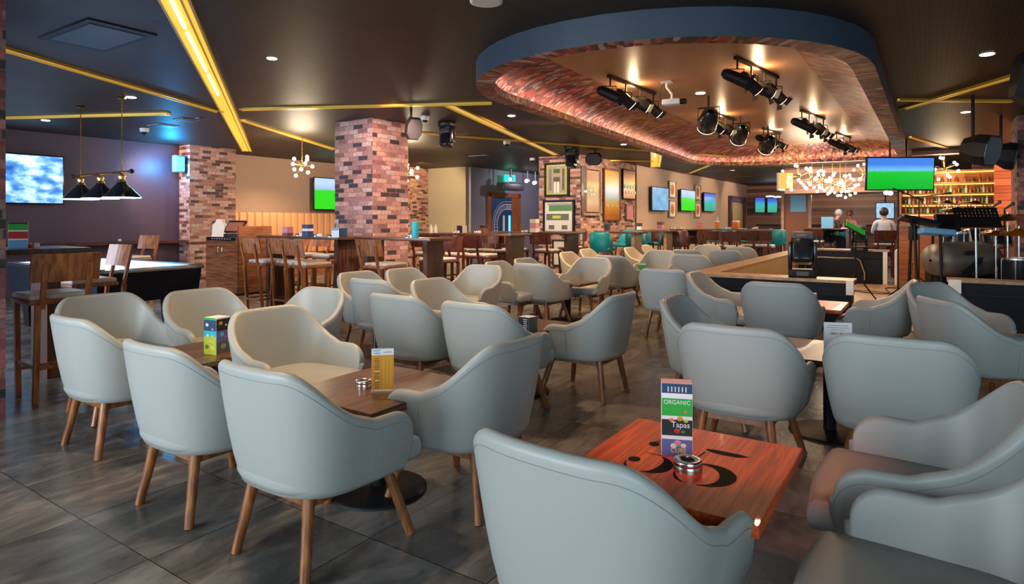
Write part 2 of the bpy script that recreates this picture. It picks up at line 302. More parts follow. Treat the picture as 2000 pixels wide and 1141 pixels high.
# ---------------------------------------------------------------- mesh helpers
class MB:
    def __init__(s): s.v = []; s.f = []; s.uv = []; s.mi = []; s.sm = []; s.mats = []; s.T = Matrix.Identity(4)
    def m(s, k):
        if k not in s.mats: s.mats.append(k)
        return s.mats.index(k)
    def face(s, pts, mk, uvs=None, smooth=False, xf=True):
        i0 = len(s.v)
        for p in pts: s.v.append(s.T @ Vector(p) if xf else Vector(p))
        s.f.append(list(range(i0, i0+len(pts)))); s.uv.append(uvs or [(p[0], p[1]) for p in pts]); s.mi.append(s.m(mk)); s.sm.append(smooth)
    def grid(s, rows, mk, smooth=True, closed=False, uvf=None):
        """rows: list of equal-length point lists, shared verts"""
        i0 = len(s.v); n = len(rows[0])
        for r in rows:
            for p in r: s.v.append(s.T @ Vector(p))
        k = s.m(mk)
        for i in range(len(rows)-1):
            for j in range(n if closed else n-1):
                j2 = (j+1) % n
                s.f.append([i0+i*n+j, i0+i*n+j2, i0+(i+1)*n+j2, i0+(i+1)*n+j]); s.mi.append(k); s.sm.append(smooth)
                s.uv.append([uvf(i, j), uvf(i, j+1), uvf(i+1, j+1), uvf(i+1, j)] if uvf else [(j/n, i), ((j+1)/n, i), ((j+1)/n, i+1), (j/n, i+1)])
    def box(s, c, d, mk, rz=0, bev=0, T=None, tap=1):
        """centre, full sizes; tap = scale of the top in x and y"""
        hx, hy, hz = d[0]/2, d[1]/2, d[2]/2
        X = Matrix.Translation(c) @ Matrix.Rotation(rz, 4, 'Z')
        if T is not None: X = Matrix.Translation(c) @ T
        S = s.T; s.T = S @ X
        if bev <= 0:
            P = lambda x, y, z: (x*hx*(tap if z > 0 else 1), y*hy*(tap if z > 0 else 1), z*hz)
            for (ax, pts) in (('z', [(-1, -1, 1), (1, -1, 1), (1, 1, 1), (-1, 1, 1)]), ('z', [(-1, 1, -1), (1, 1, -1), (1, -1, -1), (-1, -1, -1)]),
                              ('y', [(-1, -1, -1), (1, -1, -1), (1, -1, 1), (-1, -1, 1)]), ('y', [(1, 1, -1), (-1, 1, -1), (-1, 1, 1), (1, 1, 1)]),
                              ('x', [(1, -1, -1), (1, 1, -1), (1, 1, 1), (1, -1, 1)]), ('x', [(-1, 1, -1), (-1, -1, -1), (-1, -1, 1), (-1, 1, 1)])):
                q = [P(*p) for p in pts]
                if ax == 'z': uv = [(p[0]+c[0], p[1]+c[1]) for p in q]
                elif ax == 'y': uv = [(p[0]+c[0], p[2]+c[2]) for p in q]
                else: uv = [(p[1]+c[1], p[2]+c[2]) for p in q]
                s.face(q, mk, uv)
        else:
            b = min(bev, hx*.98, hy*.98, hz*.98); sec = []
            def ring(ix, iy, z):
                pts = []
                for cx, cy, a0 in ((hx-b, hy-b, 0), (-hx+b, hy-b, 90), (-hx+b, -hy+b, 180), (hx-b, -hy+b, 270)):
                    for k in range(4):
                        a = R(a0+k*30); pts.append((cx+math.cos(a)*(b-ix), cy+math.sin(a)*(b-ix), z))
                return pts
            rows = []
            for k in range(4):
                a = R(90*k/3); rows.append(ring(b-b*math.sin(a), 0, -hz+b-b*math.cos(a)))
            for k in range(4):
                a = R(90-90*k/3); rows.append(ring(b-b*math.sin(a), 0, hz-b+b*math.cos(a)))
            s.grid(rows, mk, True, True)
            s.face(list(reversed(rows[0])), mk, smooth=False); s.face(rows[-1], mk, smooth=False)
        s.T = S
        return s
    def cyl(s, p0, p1, r0, mk, r1=None, n=12, caps=True, smooth=True):
        p0, p1 = Vector(p0), Vector(p1); r1 = r0 if r1 is None else r1
        d = (p1-p0); q = d.to_track_quat('Z', 'Y').to_matrix()
        a = [p0+q @ Vector((math.cos(2*PI*k/n)*r0, math.sin(2*PI*k/n)*r0, 0)) for k in range(n)]
        b = [p1+q @ Vector((math.cos(2*PI*k/n)*r1, math.sin(2*PI*k/n)*r1, 0)) for k in range(n)]
        s.grid([a, b], mk, smooth, True)
        if caps:
            s.face(list(reversed(a)), mk); s.face(b, mk)
        return s
    def sph(s, c, r, mk, n=12, m=8, sc=(1, 1, 1)):
        rows = []
        for i in range(m+1):
            t = PI*i/m; rr = max(math.sin(t), .001)
            rows.append([(c[0]+r*rr*math.cos(2*PI*k/n)*sc[0], c[1]+r*rr*math.sin(2*PI*k/n)*sc[1], c[2]-r*math.cos(t)*sc[2]) for k in range(n)])
        s.grid(rows, mk, True, True); return s
    def lathe(s, prof, c, mk, n=20, caps=True):
        rows = [[(c[0]+max(r, .0005)*math.cos(2*PI*k/n), c[1]+max(r, .0005)*math.sin(2*PI*k/n), c[2]+z) for k in range(n)] for r, z in prof]
        s.grid(rows, mk, True, True)
        if caps: s.face(list(reversed(rows[0])), mk); s.face(rows[-1], mk)
        return s
    def tube(s, pts, r, mk, n=8):
        pts = [Vector(p) for p in pts]; rows = []
        for i, p in enumerate(pts):
            d = (pts[min(i+1, len(pts)-1)]-pts[max(i-1, 0)]).normalized()
            ref = Vector((0, 0, 1)) if abs(d.z) < .95 else Vector((1, 0, 0))
            a = d.cross(ref).normalized(); b = d.cross(a)
            rr = r[i] if isinstance(r, (list, tuple)) else r
            rows.append([p+a*math.cos(2*PI*k/n)*rr+b*math.sin(2*PI*k/n)*rr for k in range(n)])
        s.grid(rows, mk, True, True)
        s.face(rows[0], mk); s.face(list(reversed(rows[-1])), mk); return s
    def prism(s, poly, z0, z1, mk, mk2=None):
        n = len(poly)
        s.face([(x, y, z1) for x, y in poly], mk); s.face([(x, y, z0) for x, y in reversed(poly)], mk)
        d = 0
        for i in range(n):
            a, b = poly[i], poly[(i+1) % n]; l = math.hypot(b[0]-a[0], b[1]-a[1])
            s.face([(a[0], a[1], z0), (b[0], b[1], z0), (b[0], b[1], z1), (a[0], a[1], z1)], mk2 or mk, [(d, z0), (d+l, z0), (d+l, z1), (d, z1)]); d += l
        return s
    def build(s, name, parent=None, loc=None, rz=None):
        me = bpy.data.meshes.new(name)
        me.from_pydata([tuple(p) for p in s.v], [], s.f)
        for k in s.mats: me.materials.append(M[k])
        ul = me.uv_layers.new(name='UVMap'); i = 0
        for fi, p in enumerate(me.polygons):
            p.material_index = s.mi[fi]; p.use_smooth = s.sm[fi]
            for q in range(len(s.f[fi])): ul.data[i].uv = s.uv[fi][q]; i += 1
        me.validate(); me.update()
        bm = bmesh.new(); bm.from_mesh(me); bmesh.ops.recalc_face_normals(bm, faces=bm.faces); bm.to_mesh(me); bm.free()
        o = bpy.data.objects.new(name, me); COL.objects.link(o)
        if parent: o.parent = parent
        if loc is not None: o.location = loc
        if rz is not None: o.rotation_euler = (0, 0, rz)
        return o
def subsurf(o, lv=1):
    md = o.modifiers.new('smooth', 'SUBSURF'); md.levels = lv; md.render_levels = lv
def tag(o, label, cat, group=None, kind=None):
    o['label'] = label; o['category'] = cat
    if group: o['group'] = group
    if kind: o['kind'] = kind
    return o
def struct(o):
    o['kind'] = 'structure'; return o
def thing(name, label, cat, loc=(0, 0, 0), rz=0, group=None):
    o = bpy.data.objects.new(name, None); COL.objects.link(o); o.empty_display_size = .1
    o.location = loc; o.rotation_euler = (0, 0, rz)
    return tag(o, label, cat, group)
def dup(o, parent=None):
    c = o.copy(); COL.objects.link(c)
    if parent: c.parent = parent
    for ch in list(o.children): dup(ch, c)
    return c
class Proto:
    """first placement uses the original, later ones copy it with its parts"""
    def __init__(s, root): s.root = root; s.used = False
    def put(s, loc, rz, label, group=None):
        r = s.root if not s.used else dup(s.root)
        s.used = True; r.location = loc; r.rotation_euler = (0, 0, rz); r['label'] = label
        if group: r['group'] = group
        return r
def text(s, size, mk, name, parent=None, loc=(0, 0, 0), rot=(0, 0, 0), ext=.0006, align='CENTER'):
    c = bpy.data.curves.new(name, 'FONT'); c.body = s; c.size = size; c.extrude = ext; c.align_x = align; c.align_y = 'CENTER'
    t = bpy.data.objects.new(name, c); COL.objects.link(t)
    bpy.context.view_layer.update()
    me = bpy.data.meshes.new_from_object(t.evaluated_get(bpy.context.evaluated_depsgraph_get()))
    bpy.data.objects.remove(t)
    me.materials.clear(); me.materials.append(M[mk])
    o = bpy.data.objects.new(name, me); COL.objects.link(o)
    o.parent = parent; o.location = loc; o.rotation_euler = rot
    return o
def rr_poly(corners, radii, per=10, edge=14):
    """rounded polygon, corners CCW; constant sample count"""
    n = len(corners); out = []
    arcs = []
    for i in range(n):
        p, q, r_ = Vector(corners[i-1]), Vector(corners[i]), Vector(corners[(i+1) % n])
        a = (p-q).normalized(); b = (r_-q).normalized(); ang = a.angle(b); rad = radii[i]
        t = rad/math.tan(ang/2); c = q+(a+b).normalized()*(rad/math.sin(ang/2))
        s0 = q+a*t-c; s1 = q+b*t-c; a0 = math.atan2(s0.y, s0.x); a1 = math.atan2(s1.y, s1.x)
        while a1 < a0: a1 += 2*PI
        if a1-a0 > PI: a1 -= 2*PI
        arcs.append([(c.x+rad*math.cos(a0+(a1-a0)*k/per), c.y+rad*math.sin(a0+(a1-a0)*k/per)) for k in range(per+1)])
    for i in range(n):
        out += arcs[i]; e, f = arcs[i][-1], arcs[(i+1) % n][0]
        for k in range(1, edge): out.append((e[0]+(f[0]-e[0])*k/edge, e[1]+(f[1]-e[1])*k/edge))
    return out

# ---------------------------------------------------------------- room shell (built in the room frame: x = -v, y = u)
CE = 2.85
def rbox(mb, u0, u1, v0, v1, z0, z1, mk): mb.box((-(v0+v1)/2, (u0+u1)/2, (z0+z1)/2), (abs(v1-v0), abs(u1-u0), z1-z0), mk)
def room_obj(mb, name, parent=None): return mb.build(name, parent, (0, 0, 0), ROT)
f = MB(); f.face([(-14, -6, 0), (9, -6, 0), (9, 32, 0), (-14, 32, 0)], 'floor', [(p[0]+3.185+.607*40, p[1]-1.26+.607*40) for p in [(-14, -6), (9, -6), (9, 32), (-14, 32)]])
struct(room_obj(f, 'floor'))

# the dropped racetrack ring over the stage, with its recessed ceiling
RC = [(-.38, 4.14), (-.35, 15.7), (-4.75, 15.6), (-3.82, 4.14)]; RR = [1.9, .55, 1.5, 1.65]
def ring(d):
    c = Vector((-2.3, 9.8)); cs = []
    n = 4
    for i in range(n):
        p, q, r_ = Vector(RC[i-1]), Vector(RC[i]), Vector(RC[(i+1) % n])
        n1 = Vector((-(q-p).normalized().y, (q-p).normalized().x)); n2 = Vector((-(r_-q).normalized().y, (r_-q).normalized().x))
        k = d/(1+n1.dot(n2)); cs.append(tuple(q+(n1+n2)*k))
    return rr_poly(cs, [max(.14, r-d*.95) for r in RR])
ZB = 2.64; ZI = 2.97
hole = ring(.02)
bm = bmesh.new()
outer = [(-14, -6), (9, -6), (9, 33), (-14, 33)]
ov = [bm.verts.new((x, y, CE)) for x, y in outer]; hv = [bm.verts.new((x, y, CE)) for x, y in hole]
es = [bm.edges.new((ov[i], ov[(i+1) % 4])) for i in range(4)]+[bm.edges.new((hv[i], hv[(i+1) % len(hv)])) for i in range(len(hv))]
bmesh.ops.triangle_fill(bm, edges=es, use_beauty=True)
ul = bm.loops.layers.uv.new('UVMap')
for fc in bm.faces:
    if fc.normal.z > 0: fc.normal_flip()
    for lp in fc.loops: lp[ul].uv = (lp.vert.co.x, lp.vert.co.y)
me = bpy.data.meshes.new('ceiling'); bm.to_mesh(me); bm.free(); me.materials.append(M['ceil'])
co = bpy.data.objects.new('ceiling', me); COL.objects.link(co); co.rotation_euler = (0, 0, ROT); struct(co)
cum = [0]
r0 = ring(0)
for i in range(len(r0)): a, b = r0[i], r0[(i+1) % len(r0)]; cum.append(cum[-1]+math.hypot(b[0]-a[0], b[1]-a[1]))
canopy = thing('ceiling_canopy', 'long oval dropped ceiling ring with blue-grey rim and red mosaic cove above the stage', 'ceiling feature', (0, 0, 0), ROT)
mb = MB(); mb.grid([[(x, y, CE+.02) for x, y in ring(0)], [(x, y, ZB) for x, y in ring(0)]], 'fascia', True, True, lambda i, j: (cum[j], i*.2)); mb.build('outer_rim', canopy)
mb = MB(); mb.grid([[(x, y, ZB) for x, y in ring(0)], [(x, y, ZB) for x, y in ring(.17)], [(x, y, ZB+.075) for x, y in ring(.17)], [(x, y, ZB+.075) for x, y in ring(.155)], [(x, y, ZB+.015) for x, y in ring(.155)]], 'mosaic', False, True, lambda i, j: (cum[j], i*.17)); mb.build('mosaic_band', canopy)
inner = rr_poly([(-1.05, 4.75), (-1.05, 14.65), (-3.35, 14.6), (-3.2, 4.75)], [.25, .22, .7, .95])
rows = []; N_ = 10; o_ = ring(.03)
for k in range(N_+1):
    a = PI/2*k/N_; q = 1-math.cos(a); rows.append([(p[0]+(w_[0]-p[0])*q, p[1]+(w_[1]-p[1])*q, ZB+.02+(ZI-ZB-.02)*math.sin(a)) for p, w_ in zip(o_, inner)])
mb = MB(); mb.grid(rows, 'mosaic', True, True, lambda i, j: (cum[j], .3+i*.13)); mb.build('mosaic_cove', canopy)
mb = MB(); mb.face([(x, y, ZI) for x, y in inner], 'rafter'); mb.build('inner_ceiling', canopy)
mb = MB()
mb.grid([[(x, y, ZB+.025) for x, y in ring(.10)], [(x, y, ZB+.025) for x, y in ring(.14)]], 'covelight', False, True); mb.build('cove_light_strip', canopy)

def wall(name, u0, u1, v0, v1, mk, z0=0, z1=CE):
    mb = MB(); rbox(mb, u0, u1, v0, v1, z0, z1, mk); return struct(room_obj(mb, name))
wall('wall_pool', -5, 6.95, 12.69, 12.85, 'plum')
wall('wall_booth', 7.8, 14.1, 13.25, 13.4, 'wall')
wall('wall_return', 13.98, 14.12, 10.9, 13.25, 'olive')
wall('wall_lobby', 14.12, 19.5, 10.82, 10.97, 'slate')
wall('wall_lobby_end', 19.5, 19.65, 6.78, 10.82, 'slate')
wall('wall_picture', 16.05, 28.5, 6.62, 6.78, 'wall')
wall('wall_bar_end', 28.5, 28.65, -6, 6.78, 'planks')
wall('wall_right', 19.2, 19.35, -8, -.9, 'planks')
def tagged_wall(name, label, cat, boxes, mk, group=None):
    mb = MB()
    for b in boxes: rbox(mb, *b, mk)
    return tag(room_obj(mb, name), label, cat, group)
G = 'brick pillars'
tagged_wall('brick_pillar', 'square brick pillar in the middle of the room behind the high tables', 'pillar', [(6.5, 7.25, 6.8, 7.62, 0, CE)], 'brick', G)
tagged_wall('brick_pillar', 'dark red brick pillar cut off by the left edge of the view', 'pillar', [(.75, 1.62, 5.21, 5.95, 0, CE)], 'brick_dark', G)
tagged_wall('brick_pillar', 'weathered brick pier between the pool room and the tan booth', 'pillar', [(6.82, 7.82, 12.3, 13.4, 0, CE)], 'brick_fine', G)
tagged_wall('brick_pillar', 'pale brick pier beside the olive wall, behind the middle pillar', 'pillar', [(13.2, 13.98, 12.3, 13.25, 0, CE)], 'brick_fine', G)
tagged_wall('brick_wall', 'brick corner wall block hung with framed sports pictures', 'wall', [(12.83, 16.05, 6.66, 7.78, 0, CE)], 'brick_fine')
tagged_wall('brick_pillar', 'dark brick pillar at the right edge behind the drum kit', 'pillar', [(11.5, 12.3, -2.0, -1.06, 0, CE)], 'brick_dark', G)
tagged_wall('bulkhead', 'dropped wooden plank bulkhead hanging over the bar', 'bulkhead', [(19.6, 20.8, .35, 3.5, 2.10, CE)], 'planks')
tagged_wall('bulkhead', 'slim wooden ceiling beam running above the bottle shelves', 'bulkhead', [(15.8, 16.1, -4, .3, 2.72, CE)], 'planks')
tagged_wall('wood_panel', 'orange-lit timber cladding to the right of the bottle shelves', 'wall panel', [(17.2, 17.35, -2.5, -1.2, 0, CE)], 'planks_red')
# baseboards
for nm, b in (('baseboard_pool', (-5, 6.8, 12.66, 12.69)), ('baseboard_lobby', (14.2, 19.5, 10.79, 10.82))):
    mb = MB(); rbox(mb, b[0], b[1], b[2], b[3], 0, .1, 'dgrey'); struct(room_obj(mb, nm))

# gold light channels in the ceiling
def ceilpt(px, py): D = 1.5*1220/(429-py); return Vector(((px-1000)/1220*D, D))
def channel(a, b, w, label, kind, segs=()):
    a, b = Vector(a), Vector(b); d = (b-a); L_ = d.length; rz = math.atan2(d.y, d.x)
    t = thing('light_channel', label, 'ceiling light', (a.x, a.y, CE), rz, 'gold light channels across the ceiling')
    mb = MB()
    for s_ in (-1, 1): mb.box((L_/2, s_*w/2, -.012), (L_, .018, .03), 'gold')
    mb.build('rail', t)
    mb = MB(); mb.box((L_/2, 0, -.004), (L_, w-.02, .006), kind); mb.build('diffuser', t)
    for s0, s1 in segs:
        mb = MB(); mb.cyl((s0, w*.12, -.018), (s1, w*.12, -.018), .011, 'tube'); mb.build('light_tube', t)
    if segs:
        mb = MB(); mb.box((L_/2, -w*.22, -.014), (L_, .012, .02), 'gold'); mb.build('divider', t)
a, b = ceilpt(343, 0), ceilpt(483, 295); e = (b-a).normalized()
channel(a-e*2.0, b, .19, 'widest gold light channel with white tubes, upper left', 'gold_lit', ((.3, 2.6), (2.75, 4.1), (4.3, 5.4)))
a, b = ceilpt(0, 90), ceilpt(430, 217); e = (b-a).normalized()
channel(a-e*.6, b, .10, 'plain gold channel running from the left edge to the widest one', 'gold_dim')
channel(ceilpt(474, 233), ceilpt(655, 291), .10, 'short gold channel ending at the middle brick pillar', 'gold_dim')
channel(ceilpt(470, 212), ceilpt(960, 200), .07, 'thin gold channel running over the middle pillar to the ceiling ring', 'gold_dim')
channel(ceilpt(0, 229), ceilpt(330, 221), .07, 'thin gold channel above the pool table lamp', 'gold_dim')
channel(ceilpt(876, 203), ceilpt(1088, 302), .15, 'gold channel slanting to the framed shirt wall', 'gold_dim')
channel(ceilpt(800, 257), ceilpt(1420, 305), .07, 'long thin gold channel in front of the picture wall', 'gold_dim')
channel(ceilpt(1283, 288), ceilpt(1280, 326), .26, 'short bright gold channel above the brick picture wall', 'gold_lit', ((.2, 2.0),))
channel(ceilpt(1065, 311), ceilpt(1275, 314), .05, 'faint gold line above the two tall framed mirrors', 'gold_dim')
channel(ceilpt(1345, 338), ceilpt(1392, 319), .10, 'small gold channel left of the far chandeliers', 'gold_dim')
channel(ceilpt(1755, 193), ceilpt(1980, 196), .07, 'thin gold channel crossing another at upper right', 'gold_dim')
channel(ceilpt(1762, 211), ceilpt(1985, 145), .10, 'slanted gold channel at upper right beside the wall speaker', 'gold_dim')
channel(ceilpt(1778, 266), ceilpt(1850, 288), .07, 'short gold channel above the big hanging television', 'gold_dim')

# ---------------------------------------------------------------- tub chair
def sm(a, b, x):
    x = min(1, max(0, (x-a)/(b-a))); return x*x*(3-2*x)
def plan(t):
    if t < .45:
        k = t/.45; return (.375-.015*k*k, .245-.285*k)
    k = (t-.45)/.55*PI/2; n = 2/2.7
    return (.36*abs(math.cos(k))**n, -.04-.305*abs(math.sin(k))**n)
def rimz(t):
    z = .572+.228*sm(.35, .86, t)
    if t < .2: z -= .11*(1-math.sqrt(max(0, 1-(1-t/.2)**2)))
    return z
def shell_pt(t, z, inset=0, zb=.30):
    X, Y = plan(t); bx, by = X*.76, (Y+.02)*.78
    f = min(1, max(0, (z-zb)/.50))**.62
    x = bx+(X-bx)*f; y = by+(Y-by)*f
    if inset:
        e = .01; x0, y0 = plan(max(0, t-e)); x1, y1 = plan(min(1, t+e)); dx, dy = x1-x0, y1-y0; l = math.hypot(dx, dy) or 1
        x += dy/l*inset; y += -dx/l*inset
    return x, y
def make_chair(lm, wm):
    root = thing('tub_chair', '', 'chair')
    TH = .044; ts = [0, .006, .018, .035, .06, .09, .13, .17]+[.2+.8*i/28 for i in range(29)]
    full = [(1, t) for t in ts]+[(-1, t) for t in reversed(ts[:-1])]
    prof = []                                   # (kind, parameter): up the outside, over the rim, down the inside
    rows = []
    outs = [0, .03, .1, .25, .45, .65, .85, .95]
    def colpts(sg, t):
        zr = rimz(t)-TH/2; p = []; zb = .30
        bx, by = shell_pt(t, zb); p.append((sg*bx*.80, by*.80, zb+.004))
        for w in outs:
            z = zb+(zr-zb)*w; x, y = shell_pt(t, z)
            if w == 0: x *= .95; y *= .95
            p.append((sg*x, y, z+(.006 if w == 0 else 0)))
        for k in range(7):
            a = PI*k/6; ins = TH/2-TH/2*math.cos(a); z = zr+TH/2*math.sin(a)
            x, y = shell_pt(t, zr, ins); p.append((sg*x, y, z))
        for w in (.75, .45, .2, 0):
            z = .36+(zr-.36)*w; x, y = shell_pt(t, z, TH+.012*(1-w)); p.append((sg*x, y, z))
        return p
    cols = [colpts(sg, t) for sg, t in full]
    mb = MB(); mb.grid(cols, lm, True)
    # rounded front ends of the arms
    for c, flip in ((cols[0], 1), (cols[-1], -1)):
        n = len(c); mid = []
        lo, hi = c[1:9], list(reversed(c[14:n])); m_ = min(len(lo), len(hi))
        outer_l = c[1:12]; inner_l = list(reversed(c[11:]))
        k = min(len(outer_l), len(inner_l)); A = [outer_l[int(i*(len(outer_l)-1)/(k-1))] for i in range(k)]; B_ = [inner_l[int(i*(len(inner_l)-1)/(k-1))] for i in range(k)]
        rws = []
        for q in range(7):
            s_ = q/6; bul = math.sin(PI*s_)*.016
            rws.append([(a_[0]+(b_[0]-a_[0])*s_, a_[1]+(b_[1]-a_[1])*s_+bul*(1 if i < k-1 else .1), a_[2]+(b_[2]-a_[2])*s_) for i, (a_, b_) in enumerate(zip(A, B_))])
        mb.grid(rws, lm, True)
    # underside
    mb.face([(c[0][0], c[0][1], c[0][2]) for c in cols], lm)
    sh = mb.build('shell', root)
    # stitched seams on the outside below the rim
    mb = MB(); line = []
    for sg, t in full:
        z = rimz(t)-.042
        x, y = shell_pt(t, z, -.0008); line.append((sg*x, y, z))
    mb.tube(line, .0012, 'seam', 5); mb.build('seam', sh)
    for sg in (1, -1):
        mb = MB(); mb.tube([(lambda p, z: (sg*p[0], p[1], z))(shell_pt(.36, z, -.0005), z) for z in [.33+(rimz(.36)-.06-.33)*i/8 for i in range(9)]], .0012, 'seam', 5); mb.build('seam', sh)
    # seat cushion
    mb = MB(); rows = []
    def cush(fz, z):
        pts = []
        for sg, t in full:
            X, Y = plan(t); x, y = X*.80, (Y+.01)*.84
            if Y > .0: y = Y*(.25+.09)/.24 if False else Y*1.25
            pts.append((sg*x*fz, (y+.0)*fz+.01*(1-fz), z))
        for k in range(1, 6):
            a, b = pts[-1], None
        return pts
    for fz, z in ((.86, .318), (.96, .326), (1.0, .35), (1.0, .385), (.975, .412), (.90, .428), (.6, .436), (.25, .438)):
        p = cush(fz, z); a, b = p[-1], p[0]      # close across the front with a soft bow
        fr = [(a[0]+(b[0]-a[0])*k/8, a[1]+(b[1]-a[1])*k/8+.022*math.sin(PI*k/8)*fz, z) for k in range(1, 8)]
        rows.append(p+fr)
    mb.grid(rows, lm, True, True); mb.face(list(reversed(rows[0])), lm); mb.face(rows[-1], lm, smooth=True)
    mb.build('seat_cushion', root)
    # legs: tapered round legs splayed outwards
    for sg in (1, -1):
        for (tx, ty, fx, fy) in ((.175, .20, .265, .275), (.165, -.175, .215, -.235)):
            mb = MB(); mb.cyl((sg*tx, ty, .325), (sg*fx, fy, .0), .0245, wm, .0195, 14); mb.build('leg', root)
    mb = MB()
    mb.box((0, .20, .285), (.35, .024, .045), wm); mb.box((0, -.175, .285), (.33, .024, .045), wm)
    for sg in (1, -1): mb.box((sg*.17, .01, .285), (.024, .37, .045), wm)
    mb.build('leg_frame', root)
    return root
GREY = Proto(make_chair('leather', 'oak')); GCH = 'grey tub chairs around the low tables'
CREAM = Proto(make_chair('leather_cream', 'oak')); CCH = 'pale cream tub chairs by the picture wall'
def chair(u, v, rz, label, P=None, g=None, dr=0):
    (P or GREY).put(W(u, v), ROT+R(rz+dr), label, g or GCH)
for u, v, rz, lb in (
    (1.62, .75, -5, 'nearest grey tub chair, back to the camera, pushed up to the table marked 35'),
    (1.72, 2.12, 0, 'large grey tub chair seen from behind, facing the orange menu card, left of centre'),
    (1.72, 2.90, 0, 'grey tub chair seen from behind, second from the left in the front row'),
    (1.86, 4.09, 0, 'leftmost grey tub chair, lit white outer side, in front of the bar stool'),
    (2.14, 4.80, -90, 'grey tub chair at far left showing its inside, right behind the leftmost chair'),
    (2.73, 4.52, -90, 'grey tub chair showing its inside, just behind the tall food menu box at left'),
    (2.40, 3.15, -90, 'grey tub chair with its open seat at the left of the orange menu table'),
    (2.43, 1.89, 90, 'grey tub chair facing left at the right side of the orange menu table'),
    (3.60, 2.54, 0, 'grey tub chair seen from behind, before the table with the small dark menu cube'),
    (4.38, 2.21, 90, 'grey tub chair facing left with three legs in view, standing free right of centre'),
    (3.65, 3.30, 0, 'brightly lit grey tub chair back left of centre, behind the orange menu'),
    (4.42, 3.59, -90, 'grey tub chair with a warm highlight inside its back, behind the brightly lit one'),
    (5.86, 4.50, 180, 'dark-fronted grey tub chair facing the camera, left of centre in the middle rows'),
    (4.39, 4.35, 0, 'narrow view of a grey tub chair back, left of the brightly lit one'),
    (4.59, 4.76, -90, 'grey tub chair peeking out behind the narrow one, below the middle pillar'),
    (5.19, 4.68, -90, 'grey tub chair showing its warm-lit inside, right below the middle pillar'),
    (3.06, 4.06, 180, 'grey tub chair facing the camera in the gap behind the food menu box'),
    (6.76, 4.48, -90, 'grey tub chair half hidden behind the one with the purple-lit back'),
    (7.55, 4.55, -90, 'small grey tub chair top seen above the purple-lit chair back'),
    (6.98, 4.19, 0, 'grey tub chair with purple-lit back at the small table with the orange card'),
    (7.97, 4.06, 180, 'dark grey tub chair facing the camera behind the orange card table'),
    (9.13, 4.09, 0, 'dark grey tub chair back directly below the first teal stools'),
    (7.06, 2.49, 0, 'upright grey tub chair back in front of the stage corner'),
    (10.56, 4.01, 180, 'warm brown-lit tub chair facing the camera in the far group'),
    (11.69, 3.74, 0, 'brown-lit tub chair back in the far group beside the warm one'),
    (10.2, 3.2, 0, 'dark tub chair back next to the outer corner of the stage wall'),
    (13.25, 3.95, 180, 'olive-lit tub chair in the farthest group below the long high table'),
    (4.38, 1.24, -90, 'grey tub chair half hidden by a big back, pale rim curving left, right of centre'),
    (6.59, 1.78, -90, 'grey tub chair showing its inside and dark outer arm, against the stage front'),
    (6.14, 1.12, 0, 'grey tub chair back with a pale bright centre, in front of the navy stage front'),
    (3.64, 0.86, 0, 'big grey tub chair back with red-lit legs, right behind the table marked 35'),
    (3.74, 0.13, 0, 'wide grey tub chair back in front of the white notice sheet'),
    (6.69, 0.41, 90, 'dark grey tub chair in profile facing left, before the gap in the stage front'),
    (6.36, -.22, -125, 'grey tub chair with an open pale back at right, facing away to the right'),
    (5.43, -.30, -58, 'dark grey tub chair at the right edge, its back and side toward us'),
    (2.56, .03, 90, 'grey tub chair with seat in view at right, first beside the table marked 35'),
    (1.79, -.03, 90, 'grey tub chair at the bottom right corner, seat cut by the frame'),
    (11.9, 3.1, 0, 'low dark tub chair top seen behind the long stage wall'),
    (13.4, 3.2, 0, 'farthest dark tub chair top behind the moving head lamp'),
):
    chair(u, v, rz, lb)
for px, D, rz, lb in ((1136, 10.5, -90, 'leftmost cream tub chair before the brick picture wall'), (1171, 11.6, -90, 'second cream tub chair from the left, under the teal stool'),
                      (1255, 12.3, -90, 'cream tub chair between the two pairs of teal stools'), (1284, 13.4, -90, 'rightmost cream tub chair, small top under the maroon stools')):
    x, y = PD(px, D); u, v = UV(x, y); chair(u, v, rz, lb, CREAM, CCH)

# ---------------------------------------------------------------- low tables
TZ = .52
def low_table(name, label, u, v, mk, su=.70, sv=.63):
    t = thing(name, label, 'table', W(u, v), ROT, 'low square tables between the tub chairs')
    mb = MB(); mb.box((0, 0, TZ-.0175), (sv, su, .035), mk, bev=.004); mb.build('tabletop', t)
    mb = MB(); mb.cyl((0, 0, .02), (0, 0, TZ-.03), .038, 'black', n=18); mb.build('column', t)
    mb = MB(); mb.lathe([(.24, 0), (.24, .008), (.22, .016), (.05, .03)], (0, 0, 0), 'black', 30); mb.build('base', t)
    return t
t35 = low_table('low_table', 'red-brown low table stencilled with the number 35', 2.12, .695, 'cherry')
low_table('low_table', 'dark walnut low table carrying the orange menu card', 2.23, 2.29, 'walnut')
low_table('low_table', 'walnut low table carrying the tall food menu box, far left', 2.30, 3.80, 'walnut')
low_table('low_table', 'low table with the small dark menu cube, centre', 4.12, 2.68, 'walnut')
low_table('low_table', 'low table with an orange card, far centre', 7.38, 4.02, 'walnut', .52)
low_table('low_table', 'low table with the white notice sheet and a round black base', 4.40, .52, 'walnut')
low_table('low_table', 'low table half hidden beside the navy stage front', 6.75, .98, 'cherry')
low_table('low_table', 'low table hidden among the far chairs, with a green menu', 9.6, 3.55, 'walnut')
